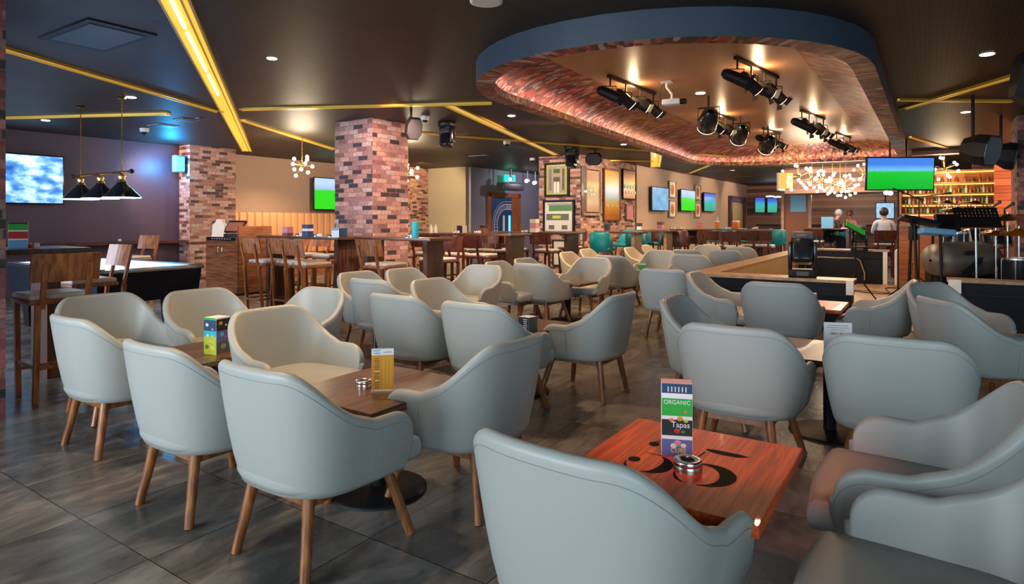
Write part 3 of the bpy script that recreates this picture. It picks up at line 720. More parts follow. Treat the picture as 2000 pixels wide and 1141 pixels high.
def strokes(paths, name, parent, loc, rz):
    """painted numeral strokes: centreline points with widths"""
    mb = MB()
    for pts in paths:
        L_, R_ = [], []
        for i, (x, y, w) in enumerate(pts):
            x0, y0, _ = pts[max(0, i-1)]; x1, y1, _ = pts[min(len(pts)-1, i+1)]; dx, dy = x1-x0, y1-y0; l = math.hypot(dx, dy) or 1
            nx, ny = -dy/l, dx/l; L_.append((x+nx*w/2, y+ny*w/2, 0)); R_.append((x-nx*w/2, y-ny*w/2, 0))
        mb.grid([L_, R_], 'ink', False)
    return mb.build(name, parent, loc, rz)
def arc(cx, cy, rx, ry, a0, a1, wf, n=18):
    return [(cx+rx*math.cos(R(a0+(a1-a0)*k/n)), cy+ry*math.sin(R(a0+(a1-a0)*k/n)), wf(k/n)) for k in range(n+1)]
def disc(cx, cy, r): return [(cx-r*math.cos(PI*k/12), cy, 2*r*math.sin(PI*k/12)+.0005) for k in range(13)]
bw = lambda lo, hi: (lambda s: lo+(hi-lo)*math.sin(PI*s)**1.4)
five = [[(-.055, .160, .010), (-.03, .158, .030), (.0, .156, .034), (.04, .158, .030), (.07, .166, .004)],
        [(-.052, .135, .005), (-.060, .06, .006)],
        arc(-.012, -.045, .072, .080, 118, -82, bw(.004, .046)),
        arc(-.030, -.045, .052, .082, -95, -165, bw(.003, .010)), disc(-.060, -.045, .021)]
three = [arc(-.005, .095, .055, .068, 60, -62, bw(.003, .036)), arc(-.010, .095, .055, .070, 88, 150, bw(.003, .009)), disc(-.05, .115, .019),
         [(-.045, .028, .004), (.015, .028, .006)],
         arc(-.008, -.050, .068, .076, 68, -82, bw(.004, .044)), arc(-.024, -.048, .052, .079, -95, -165, bw(.003, .010)), disc(-.055, -.045, .021)]
a = strokes(three, 'numeral', t35, (-.098, -.035, TZ+.0008), 0); b = strokes(five, 'numeral', t35, (.092, -.035, TZ+.0008), 0); a.scale = (1.0, 1.1, 1); b.scale = (1.16, 1.12, 1)

def ashtray(loc, label, r=.047, h=.036):
    t = thing('ashtray', label, 'ashtray', loc, 0, 'steel ashtrays')
    mb = MB(); mb.lathe([(r, 0), (r, h*.45), (r*.985, h*.48), (r*.985, h*.54), (r, h*.58), (r*.98, h*.95), (r*.92, h), (r*.55, h*.97), (r*.5, h*.9)], (0, 0, 0), 'steel', 28); mb.build('body', t)
    mb = MB(); mb.lathe([(r*.49, h*.905), (r*.2, h*.88)], (0, 0, 0), 'ink', 20); mb.build('ash_well', t)
ashtray(W(2.05, .665, TZ), 'round steel ashtray on the table marked 35')
ashtray(W(2.17, 2.33, TZ), 'round steel ashtray beside the orange menu card', .042)
ashtray(W(2.36, 3.62, TZ), 'steel ashtray next to the tall food menu box', .045)

def menu_box(loc, rz, w, h, faces, label, name='menu_box', group='folded menu boxes', d=None):
    """square or triangular card box with printed panels: faces = list of panel lists (mk, fraction)"""
    t = thing(name, label, 'menu', loc, rz, group); d = d or w
    mb = MB(); mb.box((0, 0, h/2), (w, d, h), 'paper'); mb.build('card_body', t)
    for fi, panels in enumerate(faces):
        z = h
        for mk, fr in panels:
            hh = fr*h; T = Matrix.Rotation(R(90*fi), 4, 'Z'); mb = MB()
            dist = d/2 if fi % 2 == 0 else w/2; ww = w if fi % 2 == 0 else d
            mb.T = T; mb.box((0, -dist-.0004, z-hh/2), (ww*.985, .0012, hh), mk); z -= hh
            mb.build('printed_panel', t)
    return t
t = menu_box(W(2.17, .745, TZ), ROT+R(22), .105, .255, [[('dkblue', .13), ('paper', .07), ('green', .24), ('paper', .05), ('dk', .22), ('paper', .05), ('violet', .24)]], 'tall folding menu with green, black and purple panels on the table marked 35', d=.07)
fy = -.0365
text('ORGANIC', .020, 'paper', 'lettering', t, (.0, fy, .190), (R(90), 0, 0)); text('Tapas', .027, 'paper', 'lettering', t, (.012, fy, .112), (R(90), 0, 0)); text('CUBE', .022, 'yel', 'lettering', t, (.005, fy, .022), (R(90), 0, 0))
for lx, lz, s_, mk in ((-.018, .128, .010, 'orange'), (.01, .134, .012, 'amber'), (.03, .127, .009, 'lime'), (.0, .09, .012, 'red'), (.02, .088, .008, 'grass'), (.002, .048, .014, 'pink'), (-.012, .038, .012, 'offw'), (.022, .040, .011, 'offw'), (.028, .158, .007, 'orange'), (-.02, .172, .003, 'lime'), (.012, .172, .003, 'lime')):
    mb = MB(); mb.sph((lx, -.0355, lz), s_, mk, 10, 6, (1, .12, .8)); mb.build('printed_food', t)
for i in range(6):
    mb = MB(); mb.box((-.03+i*.012, -.0358, .236), (.004, .001, .018), 'offw'); mb.build('printed_bar', t)
t = menu_box(W(2.22, 3.69, TZ), ROT+R(10), .105, .225, [[('green', .06), ('dkblue', .30), ('cyan', .16), ('lime', .48)], [('paper', .04), ('dk', .32), ('violet', .32), ('photo', .32)], [('dk', 1)], [('dkblue', .3), ('cyan', .35), ('lime', .35)]], 'tall menu box covered in food pictures on the far left low table')
for lx, lz, s_, mk in ((-.025, .18, .017, 'offw'), (.02, .155, .014, 'pink'), (-.02, .115, .015, 'offw'), (.02, .11, .018, 'lime'), (.0, .08, .012, 'offw'), (.025, .075, .012, 'offw'), (-.025, .045, .02, 'grass'), (.02, .04, .02, 'yel'), (-.005, .018, .014, 'orange'), (.03, .016, .01, 'pink')):
    mb = MB(); mb.sph((lx, -.053, lz), s_, mk, 10, 6, (1, .05, .8)); mb.build('printed_food', t)
for ly, lz, s_, mk in ((-.02, .19, .018, 'amber'), (.02, .175, .014, 'lime'), (-.01, .12, .02, 'skyb'), (.015, .1, .012, 'pink'), (.0, .045, .024, 'gry'), (.025, .03, .012, 'photo')):
    mb = MB(); mb.sph((.053, ly, lz), s_, mk, 10, 6, (.05, 1, .8)); mb.build('printed_food', t)
# orange happy hour card in an acrylic stand
def card_stand(loc, rz, w, h, label, head=None, body='amber'):
    t = thing('menu_stand', label, 'menu', loc, rz, 'upright menu cards in clear stands')
    mb = MB(); mb.box((0, .0, .002), (w*1.05, .09, .003), 'acrylic'); mb.box((0, 0, h/2+.003), (w*1.03, .006, h), 'acrylic'); mb.build('clear_stand', t)
    mb = MB(); mb.box((0, -.0036, h*.44), (w, .0012, h*.82), body); mb.build('printed_card', t)
    mb = MB(); mb.box((0, -.0036, h*.925), (w, .0012, h*.15), 'paper'); mb.build('card_header', t)
    return t
t = card_stand(W(2.17, 2.20, TZ), ROT+R(42), .105, .205, 'orange drinks price card with white header standing on the walnut table')
text('HAPPY', .013, 'cyan', 'lettering', t, (-.028, -.0048, .196), (R(90), 0, 0)); text('TIMES', .013, 'skyb', 'lettering', t, (-.028, -.0048, .183), (R(90), 0, 0)); text('anytime', .012, 'gry', 'lettering', t, (.023, -.0048, .189), (R(90), 0, 0))
for i in range(17):
    z = .158-i*.0088
    mb = MB(); mb.box((-.027, -.0045, z), (.026 if i % 3 else .018, .0008, .0032), 'paper' if i in (7, 12) else 'brown')
    for k in range(3): mb.box((.005+k*.017, -.0045, z), (.008, .0008, .0028), 'yel')
    mb.build('price_line', t)
# white notice sheet
t = thing('notice_sheet', 'white printed notice sheet standing on the low table at right', 'sign', W(4.08, .44, TZ), ROT+R(20))
mb = MB(); mb.box((0, 0, .115), (.15, .004, .23), 'paper'); mb.build('sheet', t)
mb = MB(); mb.box((0, 0, .003), (.12, .08, .005), 'acrylic'); mb.build('foot', t)
for i, (w, s_) in enumerate(((.11, .006), (.12, .006), (.07, .005))):
    mb = MB(); mb.box((.0, -.0025, .213-i*.013), (w, .001, s_*.5), 'gry'); mb.build('printed_line', t)
text('ONLY AED', .017, 'ink', 'lettering', t, (0, -.003, .165), (R(90), 0, 0))
t = menu_box(W(3.93, 2.48, TZ), ROT-R(8), .10, .11, [[('dkblue', 1)], [('photo', 1)], [('dkblue', 1)], [('photo', 1)]], 'small dark blue menu cube with white lettering on the centre table')
for i in range(6):
    mb = MB(); mb.box((.018, -.0512, .094-i*.015), (.04-.006*(i % 3), .001, .006), 'paper'); mb.build('printed_line', t)
mb = MB(); mb.sph((-.028, -.051, .03), .013, 'red', 8, 6, (1, .05, 1.2)); mb.build('printed_picture', t)
for k, (du, dv, rr_) in enumerate(((.02, .20, 20), (.12, .11, 50))):
    tg = tag((lambda mb: (mb.box((0, 0, .045), (.07, .003, .09), 'paper', T=Matrix.Rotation(R(16), 4, 'X')), mb.build('paper_card', None, W(3.9+du, 2.48+dv, TZ), ROT+R(rr_)))[1])(MB()), 'white folded paper card behind the small menu cube' if k else 'white folded paper card left of the small menu cube', 'card')
t = card_stand(W(7.18, 4.22, TZ), ROT+R(25), .10, .15, 'orange card with white top on the far centre low table', body='orange')
t = card_stand(W(9.3, 3.75, TZ), ROT+R(25), .12, .14, 'small green card on a low table among the far chairs', body='green')
t = menu_box(W(6.62, .95, TZ), ROT, .10, .12, [[('gry', .5), ('dkblue', .5)]], 'small grey and blue menu cube by the navy stage front')

# ---------------------------------------------------------------- high stools
def make_stool(wm):
    root = thing('bar_stool', '', 'bar stool')
    mb = MB(); mb.box((0, .01, .735), (.41, .40, .035), wm, bev=.01); mb.build('seat_base', root)
    mb = MB(); mb.box((0, .015, .772), (.40, .385, .045), 'seat', bev=.02); mb.build('seat_pad', root)
    rows = []
    for k in range(9):
        x = -.225+.45*k/8; y = -.255+.045*(1-(x/.225)**2)*-1
        rows.append([(x, y-.008, .89), (x, y-.045-.008, 1.10), (x, y-.045+.008, 1.10), (x, y+.008, .89)])
    mb = MB(); mb.grid(rows, wm, False, True); mb.face(rows[0], wm); mb.face(list(reversed(rows[-1])), wm); mb.build('back_panel', root)
    for sg in (1, -1):
        mb = MB(); mb.box((sg*.17, -.225, .36), (.034, .034, .73), wm, T=Matrix.Rotation(R(4), 4, 'X')); mb.box((sg*.145, -.287, .86), (.034, .024, .34), wm, T=Matrix.Rotation(R(12), 4, 'X')); mb.build('back_leg', root)
        mb = MB(); mb.box((sg*.17, .175, .36), (.034, .034, .73), wm, T=Matrix.Rotation(R(-3), 4, 'X')); mb.build('front_leg', root)
        mb = MB(); mb.box((sg*.17, -.02, .26), (.02, .40, .026), wm); mb.build('stretcher', root)
    mb = MB(); mb.box((0, .19, .20), (.34, .02, .026), wm); mb.build('footrest', root)
    mb = MB(); mb.box((0, -.245, .26), (.34, .02, .026), wm); mb.build('stretcher', root)
    return root
TEAK = Proto(make_stool('teak')); DARK = Proto(make_stool('redwood'))
def make_tub_stool(mk):
    root = thing('padded_bar_stool', '', 'bar stool')
    mb = MB(); rows = []
    for k in range(17):
        a = PI*(1+k/16) ; cx, sy = math.cos(a), math.sin(a)
        n = .75; x = .235*abs(cx)**n*(1 if cx > 0 else -1); y = -.02-.21*abs(sy)**n; zt = .86+.24*min(1, abs(sy)*1.7)
        xi, yi = x*.84, -.02+(y+.02)*.80
        rows.append([(x*.92, y*.92, .70), (x, y, .80), (x*1.02, y*1.05, zt-.02), ((x+xi)/2, (y+yi)/2*1.03, zt), (xi, yi, zt-.02), (xi, yi, .74)])
    mb.grid(rows, mk, True); mb.face(rows[0], mk); mb.face(rows[-1], mk); mb.build('backrest', root)
    mb = MB(); mb.box((0, .02, .755), (.43, .42, .085), mk, bev=.035); mb.build('seat_pad', root)
    for sg in (1, -1):
        for yy in (-.16, .17):
            mb = MB(); mb.cyl((sg*.15, yy, .72), (sg*.20, yy*1.25, 0), .018, 'darkwood', .013); mb.build('leg', root)
        mb = MB(); mb.box((sg*.182, 0, .27), (.016, .38, .022), 'darkwood'); mb.build('stretcher', root)
    mb = MB(); mb.box((0, .19, .27), (.36, .016, .022), 'darkwood'); mb.build('footrest', root)
    return root
TEAL = Proto(make_tub_stool('teal')); MAR = Proto(make_tub_stool('maroon'))
GS = 'wooden high stools with cream seats'; GT = 'teal padded high stools'; GM = 'maroon padded high stools'
def stool(P, u, v, rz, lb, g): P.put(W(u, v), ROT+R(rz), lb, g)
for P, u, v, rz, lb in (
    (TEAK, 2.05, 5.65, 88, 'nearest wooden high stool, orange wood back toward us, at far left'),
    (TEAK, 2.72, 6.7, 180, 'wooden high stool in profile beside the pool table, facing left'),
    (TEAK, 4.75, 10.2, 190, 'lone high stool against the plum wall beyond the pool table'),
    (TEAK, 5.40, 7.72, 0, 'wooden high stool next to the cash desk, leftmost of the high table row'),
    (TEAK, 5.52, 7.27, 0, 'wooden high stool squeezed between two others left of the middle pillar'),
    (TEAK, 5.38, 6.80, 0, 'wooden high stool with dark purple back, nearest of the row left of the middle pillar'),
    (TEAK, 6.78, 8.05, 180, 'high stool on the booth side facing us, right of three'),
    (TEAK, 6.78, 8.6, 180, 'high stool on the booth side facing us, middle of three'),
    (TEAK, 6.78, 9.15, 180, 'high stool on the booth side facing us, left of three'),
    (TEAK, 5.82, 5.86, 0, 'wooden high stool in front of the middle brick pillar'),
    (DARK, 7.05, 6.0, 180, 'dark red high stool turned to us right of the middle pillar'),
    (DARK, 8.15, 6.62, 0, 'dark red high stool behind the one right of the pillar'),
    (DARK, 8.25, 6.12, 0, 'dark red high stool below the grey wall, second of its row'),
    (DARK, 8.2, 7.15, 0, 'dark red high stool near the olive wall'),
    (DARK, 9.55, 6.5, 180, 'dark red high stool facing us in front of the lobby door'),
    (DARK, 9.55, 7.08, 180, 'dark red high stool facing us below the left half of the grey wall'),
    (DARK, 9.55, 7.66, 180, 'dark red high stool facing us below the olive wall'),
    (DARK, 10.22, 6.0, 0, 'dark red high stool nearest the framed portrait'),
    (DARK, 10.22, 6.75, 0, 'dark red high stool left of the one nearest the portrait'),
    (DARK, 11.6, 6.25, 180, 'dark red high stool against the corridor beside the brick block'),
): stool(P, u, v, rz, lb, GS)
for P, px, D, rz, lb, g in (
    (TEAL, 1176, 12.6, 10, 'leftmost teal high stool under the tall mirror', GT), (TEAL, 1243, 13.9, 10, 'second teal high stool from the left', GT),
    (TEAL, 1222, 14.6, 170, 'teal high stool facing us between table legs', GT), (TEAL, 1272, 15.6, 170, 'teal high stool partly behind the second table leg', GT),
    (MAR, 1292, 15.8, 0, 'leftmost maroon high stool', GM), (MAR, 1328, 15.0, 10, 'largest maroon high stool below the televisions', GM), (MAR, 1312, 17.0, 180, 'maroon high stool facing us behind the others', GM), (MAR, 1352, 16.8, 0, 'rightmost maroon high stool by the long high table', GM),
    (DARK, 1392, 14.0, 0, 'dark red high stool, first at the long high table under the third television', GS), (DARK, 1432, 13.4, 0, 'dark red high stool, second at the long high table', GS), (DARK, 1464, 14.0, 0, 'dark red high stool, third at the long high table', GS), (DARK, 1492, 13.9, 0, 'dark red high stool, last at the long high table', GS),
    (TEAL, 1396, 17.8, 180, 'teal high stool behind the first dark ones', GT), (TEAL, 1442, 17.8, 180, 'teal high stool seat seen past the second dark stool', GT), (TEAL, 1416, 18.2, 180, 'teal high stool at the far side of the long high table', GT),
    (TEAL, 1516, 15.8, 20, 'teal-seated high stool beside the moving head lamp', GT), (TEAL, 1610, 17.5, 10, 'teal high stool under the far pedestal table', GT), (TEAL, 1646, 17.8, 30, 'teal high stool right of the far pedestal table', GT),
    (DARK, 1592, 16.6, 0, 'dark high stool left of the far pedestal table', GS)):
    x, y = PD(px, D); P.put((x, y, 0), ROT+R(rz), lb, g)

def high_table(label, u0, u1, v0, v1, mk='walnut', legs='v', z=1.11, lm='darkwood', name='high_table', loc=None, rz=None):
    t = thing(name, label, 'high table', loc or W((u0+u1)/2, (v0+v1)/2), ROT if rz is None else rz, 'high tables with slab legs')
    su, sv = u1-u0, v1-v0
    mb = MB(); mb.box((0, 0, z-.02), (sv, su, .04), mk, bev=.003); mb.build('tabletop', t)
    for s_ in (-1, 1):
        mb = MB()
        if legs == 'v': mb.box((s_*(sv/2-.14), 0, (z-.04)/2), (.07, su*.72, z-.04), lm)
        else: mb.box((0, s_*(su/2-.22), (z-.04)/2), (sv*.5, .10, z-.04), lm)
        mb.build('slab_leg', t)
    return t
high_table('high wooden table at the left edge with a food menu box', 1.1, 2.48, 6.02, 6.7, 'darkwood', 'u')
high_table('high table between the cash desk and the middle pillar', 5.78, 6.42, 6.72, 8.55)
high_table('high table right in front of the middle pillar, with the tall light blue can', 6.0, 6.45, 5.25, 6.62)
high_table('high table in front of the lobby door', 8.6, 9.25, 5.75, 7.9)
high_table('high table beside the framed portrait', 10.35, 11.0, 5.6, 7.6)
for px, D, lb in ((1212, 13.2, 'first pale-legged high table by the teal stools'), (1276, 14.8, 'second pale-legged high table by the teal stools'), (1350, 16.4, 'pale-legged high table beside the maroon stools')):
    x, y = PD(px, D); high_table(lb, 0, .55, 0, 1.0, 'darkwood', 'v', 1.10, 'ledge', loc=(x, y, 0))
x, y = PD(1430, 14.9); high_table('long high table with orange jars below the far doorway', 0, .7, 0, 1.7, 'walnut', 'v', 1.13, loc=(x, y, 0))
x, y = PD(1622, 17.0); high_table('far high table where two guests sit', 0, .7, 0, 1.15, 'walnut', 'v', 1.12, loc=(x, y, 0))

# ---------------------------------------------------------------- pool room
t = thing('pool_table', 'black pool table with pale blue lit cloth in the far left room', 'pool table', W(3.63, 8.55), ROT)
PW, PL = 1.2, 2.5
mb = MB(); mb.box((0, 0, .60), (PL-.12, PW-.10, .34), 'navy', tap=1.04); mb.build('cabinet', t)
mb = MB(); mb.box((0, 0, .765), (PL-.2, PW-.2, .03), 'baize'); mb.build('cloth', t)
for s_ in (-1, 1):
    mb = MB(); mb.box((0, s_*(PW/2-.055), .785), (PL, .11, .045), 'steel', bev=.012); mb.build('rail', t)
    mb = MB(); mb.box((s_*(PL/2-.055), 0, .785), (.11, PW, .045), 'steel', bev=.012); mb.build('rail', t)
    mb = MB(); mb.box((0, s_*(PW/2-.125), .79), (PL-.25, .035, .03), 'baize'); mb.build('cushion', t)
    for q in (-1, 1):
        mb = MB(); mb.box((s_*(PL/2-.3), q*(PW/2-.22), .23), (.16, .16, .46), 'black', tap=1.3); mb.build('leg', t)
        mb = MB(); mb.cyl((s_*(PL/2-.08), q*(PW/2-.08), .80), (s_*(PL/2-.08), q*(PW/2-.08), .812), .07, 'black', n=16); mb.build('pocket', t)
mb = MB(); mb.cyl((.55, -PW/2+.02, .56), (.55, -PW/2+.06, .56), .012, 'white', n=10); mb.build('lock', t)
tag((lambda m: (m.sph((0, 0, .028), .0285, 'white', 12, 8), m.build('cue_ball', None, W(3.6, 7.9, .78)))[1])(MB()), 'white ball on the lit pool table cloth', 'ball')
# lamp over the pool table
ct = W(3.70, 8.75, 0)
t = thing('billiard_lamp', 'three-shade dark green billiard lamp on brass bar hung by two chains', 'lamp', ct, ROT, None)
mb = MB(); mb.cyl((-.80, 0, 1.93), (.80, 0, 1.93), .014, 'brass'); [mb.sph((s_*.80, 0, 1.93), .028, 'black') for s_ in (-1, 1)]; mb.build('bar', t)
for x in (-.56, 0, .56):
    mb = MB(); mb.lathe([(.215, 0), (.20, .012), (.055, .17), (.05, .19)], (x, 0, 1.62), 'blackgloss', 28, False); sh = mb.build('lamp_shade', t)
    mb = MB(); mb.lathe([(.205, .0), (.206, .004), (.16, .035)], (x, 0, 1.615), 'cool', 28, False); mb.build('diffuser', sh)
    mb = MB(); mb.lathe([(.052, 0), (.045, .03), (.03, .05), (.045, .07), (.028, .10), (.012, .14)], (x, 0, 1.80), 'brass', 16); mb.build('brass_cap', t)
    light('SPOT', ct+Matrix.Rotation(ROT, 3, 'Z') @ Vector((x, 0, 1.60)), 45, (.62, .82, 1), .12, ct+Matrix.Rotation(ROT, 3, 'Z') @ Vector((x, 0, 0)), angle=125, name='lamp_light')
for x in (-.56, .56):
    mb = MB(); z = 1.94; k = 0
    while z < CE-.03:
        mb.box((x, 0, z+.014), (.012 if k % 2 else .004, .004 if k % 2 else .012, .026), 'brass'); z += .022; k += 1
    mb.build('chain', t)
    mb = MB(); mb.lathe([(.05, 0), (.05, .02), (.015, -.0)], (x, 0, CE-.03), 'brass', 16); mb.build('ceiling_hook', t)

def tv(loc, rz, w, h, scr, label, tilt=0, group='wall televisions', stand=True):
    """loc = centre of the back; panel faces local -Y"""
    t = thing('television', label, 'television', loc, rz, group)
    X = Matrix.Rotation(R(tilt), 4, 'X')
    mb = MB(); mb.T = X; mb.box((0, -.05, 0), (w, .05, h), 'blackgloss', bev=.008); cs = mb.build('casing', t)
    mb = MB(); mb.T = X; a, b = w/2-.022, h/2-.022
    mb.face([(-a, -.0765, -b), (a, -.0765, -b), (a, -.0765, b), (-a, -.0765, b)], scr, [(0, 0), (1, 0), (1, 1), (0, 1)]); mb.build('screen', t)
    mb = MB(); mb.box((0, 0, 0), (.25, .07, .2), 'black'); mb.build('bracket', t)
    return t
# faces -Y locally; a television on a wall at +v facing -v  => local -Y = -v direction
FV = ROT+R(90); FR = ROT-R(90); FU = ROT       # faces -v, faces +v, faces -u
tv(W(3.95, 12.60, 2.03), FV, 1.55, .84, 'scr_snow', 'television with bright blue-white picture on the plum pool room wall')
tv(W(11.2, 13.12, 2.02), FV, 1.5, .84, 'scr_crowd', 'television showing a green pitch, half behind the middle pillar')
tv(W(17.57, 6.58, 1.95), FV, 1.35, .70, 'scr_blue', 'pale blue television, first of three on the picture wall')
tv(W(20.1, 6.58, 1.97), FV, 1.45, .70, 'scr_crowd', 'television with vivid green pitch, middle of three on the picture wall')
tv(W(22.55, 6.58, 1.97), FV, 1.45, .68, 'scr_mix', 'television with pale mixed picture, farthest of three on the picture wall')
x, y = PD(1485, 26.7); tv((x, y, 1.97), FU, .42, .66, 'scr_mix', 'small teal television, left of the two on the end wall')
x, y = PD(1509, 26.45); tv((x, y, 1.95), FU, .42, .64, 'scr_mix', 'small blue and green television, right of the two on the end wall')
x, y = PD(1754, 11.6); big = tv((x, y, 2.20), R(-2), 1.24, .62, 'scr_pitch', 'large television hanging from the ceiling over the stage showing a green pitch', 3)
mb = MB(); mb.cyl((-.15, .0, .1), (-.15, .0, .65), .015, 'black'); mb.cyl((.15, 0, .1), (.15, 0, .65), .015, 'black'); mb.build('hanging_pole', big)
mb = MB(); mb.box((-.20, -.079, .235), (.42, .001, .022), 'paper', T=Matrix.Rotation(R(3), 4, 'X')); mb.build('score_banner', big)
# shelf along the pool room wall
tag((lambda m: (rbox(m, 1.5, 6.8, 12.33, 12.69, .89, .94, 'redwood'), room_obj(m, 'wall_shelf'))[1])(MB()), 'long red-brown drinks shelf along the plum wall', 'shelf')
# cash desk
t = thing('cash_desk', 'dark zebra-wood service desk with a till beside the brick pier', 'service desk', W(6.85, 10.68), ROT)
mb = MB(); mb.box((0, -.03, .53), (1.05, .60, 1.0), 'cabinet'); mb.build('body', t)
mb = MB(); mb.box((.50, 0, .63), (.05, .66, 1.20), 'cabinet'); mb.build('side_panel', t)
mb = MB(); mb.box((-.03, -.335, 1.0), (.9, .012, .06), 'black'); [mb.box((-.30+.08*k, -.343, 1.0), (.03, .004, .012), 'white') for k in range(8)]; mb.build('button_strip', t)
for x in (-.08, .04):
    mb = MB(); mb.tube([(x, -.335, .86), (x, -.36, .86), (x, -.36, .74), (x, -.335, .74)], .006, 'steel', 6); mb.build('handle', t)
mb = MB(); mb.box((0, -.03, .02), (1.02, .56, .04), 'black'); mb.build('plinth', t)
t = thing('cash_till', 'black touch-screen till tilted on the service desk', 'till', W(6.75, 10.62, 1.03), ROT+R(25))
mb = MB(); mb.box((0, .03, .03), (.34, .30, .06), 'black', bev=.01); mb.build('base', t)
mb = MB(); mb.box((0, 0, .19), (.36, .04, .26), 'blackgloss', T=Matrix.Rotation(R(-38), 4, 'X'), bev=.008); mb.box((0, -.03, .19), (.31, .003, .2), 'brown', T=Matrix.Rotation(R(-38), 4, 'X')); mb.build('touch_screen', t)
t = thing('menu_rack', 'stack of cream handled boards leaning behind the till', 'serving boards', W(6.72, 11.05, 1.03), ROT+R(10))
for k in range(4):
    mb = MB(); mb.prism([(-.12, 0), (.12, 0), (.12, .22), (.06, .28), (.05, .33), (-.05, .33), (-.06, .28), (-.12, .22)], 0, .012, 'offw'); o = mb.build('board', t, (.01*k, -.03*k, 0), 0); o.rotation_euler = (R(82), 0, R(6*k))
# booth bench
t = thing('booth_bench', 'long tan channel-tufted booth bench against the taupe wall', 'bench', W(10.15, 12.95), ROT+R(90))
for k in range(22):
    x = -2.2+.2*k
    mb = MB(); mb.box((x+.1, .12, 1.02), (.197, .16, 1.0), 'tan', bev=.05); mb.build('back_channel', t)
mb = MB(); mb.box((0, -.16, .38), (4.4, .5, .16), 'tan', bev=.05); mb.build('seat', t)
mb = MB(); mb.box((0, -.10, .15), (4.4, .42, .3), 'cabinet'); mb.build('plinth', t)

# ---------------------------------------------------------------- lobby door with line mural
t = tag(thing('x', '', 'x'), 'wooden lobby door frame with a dark door painted with a white curved stand', 'door'); t.name = 'lobby_door'
t.location = W(15.75, 10.80); t.rotation_euler = (0, 0, FV)
for s_ in (-1, 1):
    mb = MB(); mb.box((s_*.80, -.02, 1.08), (.14, .06, 2.16), 'teak'); mb.build('door_jamb', t)
mb = MB(); mb.box((0, -.02, 2.09), (1.74, .06, .14), 'teak'); mb.build('door_head', t)
mb = MB(); mb.box((-.18, -.012, 1.01), (1.10, .03, 2.02), 'dkblue'); dl = mb.build('door_leaf', t)
mb = MB(); mb.box((.55, -.012, 1.01), (.36, .03, 2.02), 'teak'); mb.build('door_leaf', t)
mb = MB(); mb.box((-.05, -.03, .95), (.10, .01, 1.05), 'offw'); mb.build('light_slot', t)
mb = MB(); mb.box((.26, -.03, .95), (.09, .01, 1.05), 'blueled'); mb.build('light_slot', t)
mb = MB()
for r_, w in ((.62, .016), (.46, .012), (.70, .01)):
    pts = [(-.60+.1+(.70-r_), .3)]+[(.07-r_*math.cos(R(a)) , 1.20+r_*math.sin(R(a))) for a in range(0, 91, 9)]+[(.36, 1.20+r_)]
    pts[0] = (.07-r_, .25)
    for a, b in zip(pts, pts[1:]):
        d = math.hypot(b[0]-a[0], b[1]-a[1]); an = math.atan2(b[1]-a[1], b[0]-a[0])
        mb.box(((a[0]+b[0])/2, -.032, (a[1]+b[1])/2), (d+.01, .004, w), 'paper', T=Matrix.Rotation(-an, 4, 'Y'))
for k in range(14):
    a = R(k*7.2); mb.box((.07-.54*math.cos(a), -.032, 1.20+.54*math.sin(a)), (.16, .004, .01), 'paper', T=Matrix.Rotation(a, 4, 'Y'))
for k in range(6): mb.box((.12+.045*k, -.032, 1.74), (.01, .004, .16), 'paper')
for k in range(9): mb.box((-.47, -.032, 1.12-.09*k), (.16, .004, .012), 'paper')
mb.build('painted_mural', dl)
t = thing('exit_sign', 'small green running-man exit sign lamp above the lobby door', 'sign', W(15.7, 10.55, 2.60), ROT+R(60))
mb = MB(); mb.box((0, 0, 0), (.34, .06, .20), 'exit'); mb.build('panel', t)
mb = MB(); mb.sph((.03, -.034, .06), .018, 'paper', 8, 6); mb.box((.02, -.032, .0), (.03, .006, .08), 'paper', T=Matrix.Rotation(R(15), 4, 'Y')); mb.box((-.01, -.032, -.055), (.08, .006, .016), 'paper', T=Matrix.Rotation(R(35), 4, 'Y')); mb.box((.04, -.032, -.055), (.016, .006, .07), 'paper'); mb.build('running_figure', t)
for k, (du, dz, lb) in enumerate(((-.35, -.06, 'left'), (.55, -.06, 'middle'), (1.0, -.1, 'right'))):
    t = thing('spot_lamp', 'glaring white spot lamp above the lobby door, %s of three' % lb, 'lamp', W(15.7+du, 10.3, 2.60+dz), ROT, 'lobby spot lamps')
    mb = MB(); mb.cyl((0, 0, 0), (0, -.02, 0), .055, 'bulb', n=16); mb.build('lit_lens', t)
    mb = MB(); mb.cyl((0, .10, .02), (0, 0, 0), .06, 'white', n=16); mb.cyl((0, .06, .02), (0, .06, CE-2.60-dz), .012, 'white'); mb.build('housing', t)
t = thing('projector', 'dark projector hanging in front of the lobby door head', 'projector', W(15.5, 10.4, 2.33), ROT+R(80))
mb = MB(); mb.box((0, 0, 0), (.9, .3, .22), 'dgrey', bev=.03); mb.build('body', t); mb = MB(); mb.cyl((0, 0, .1), (0, 0, CE-2.33), .02, 'dgrey'); mb.build('pole', t)

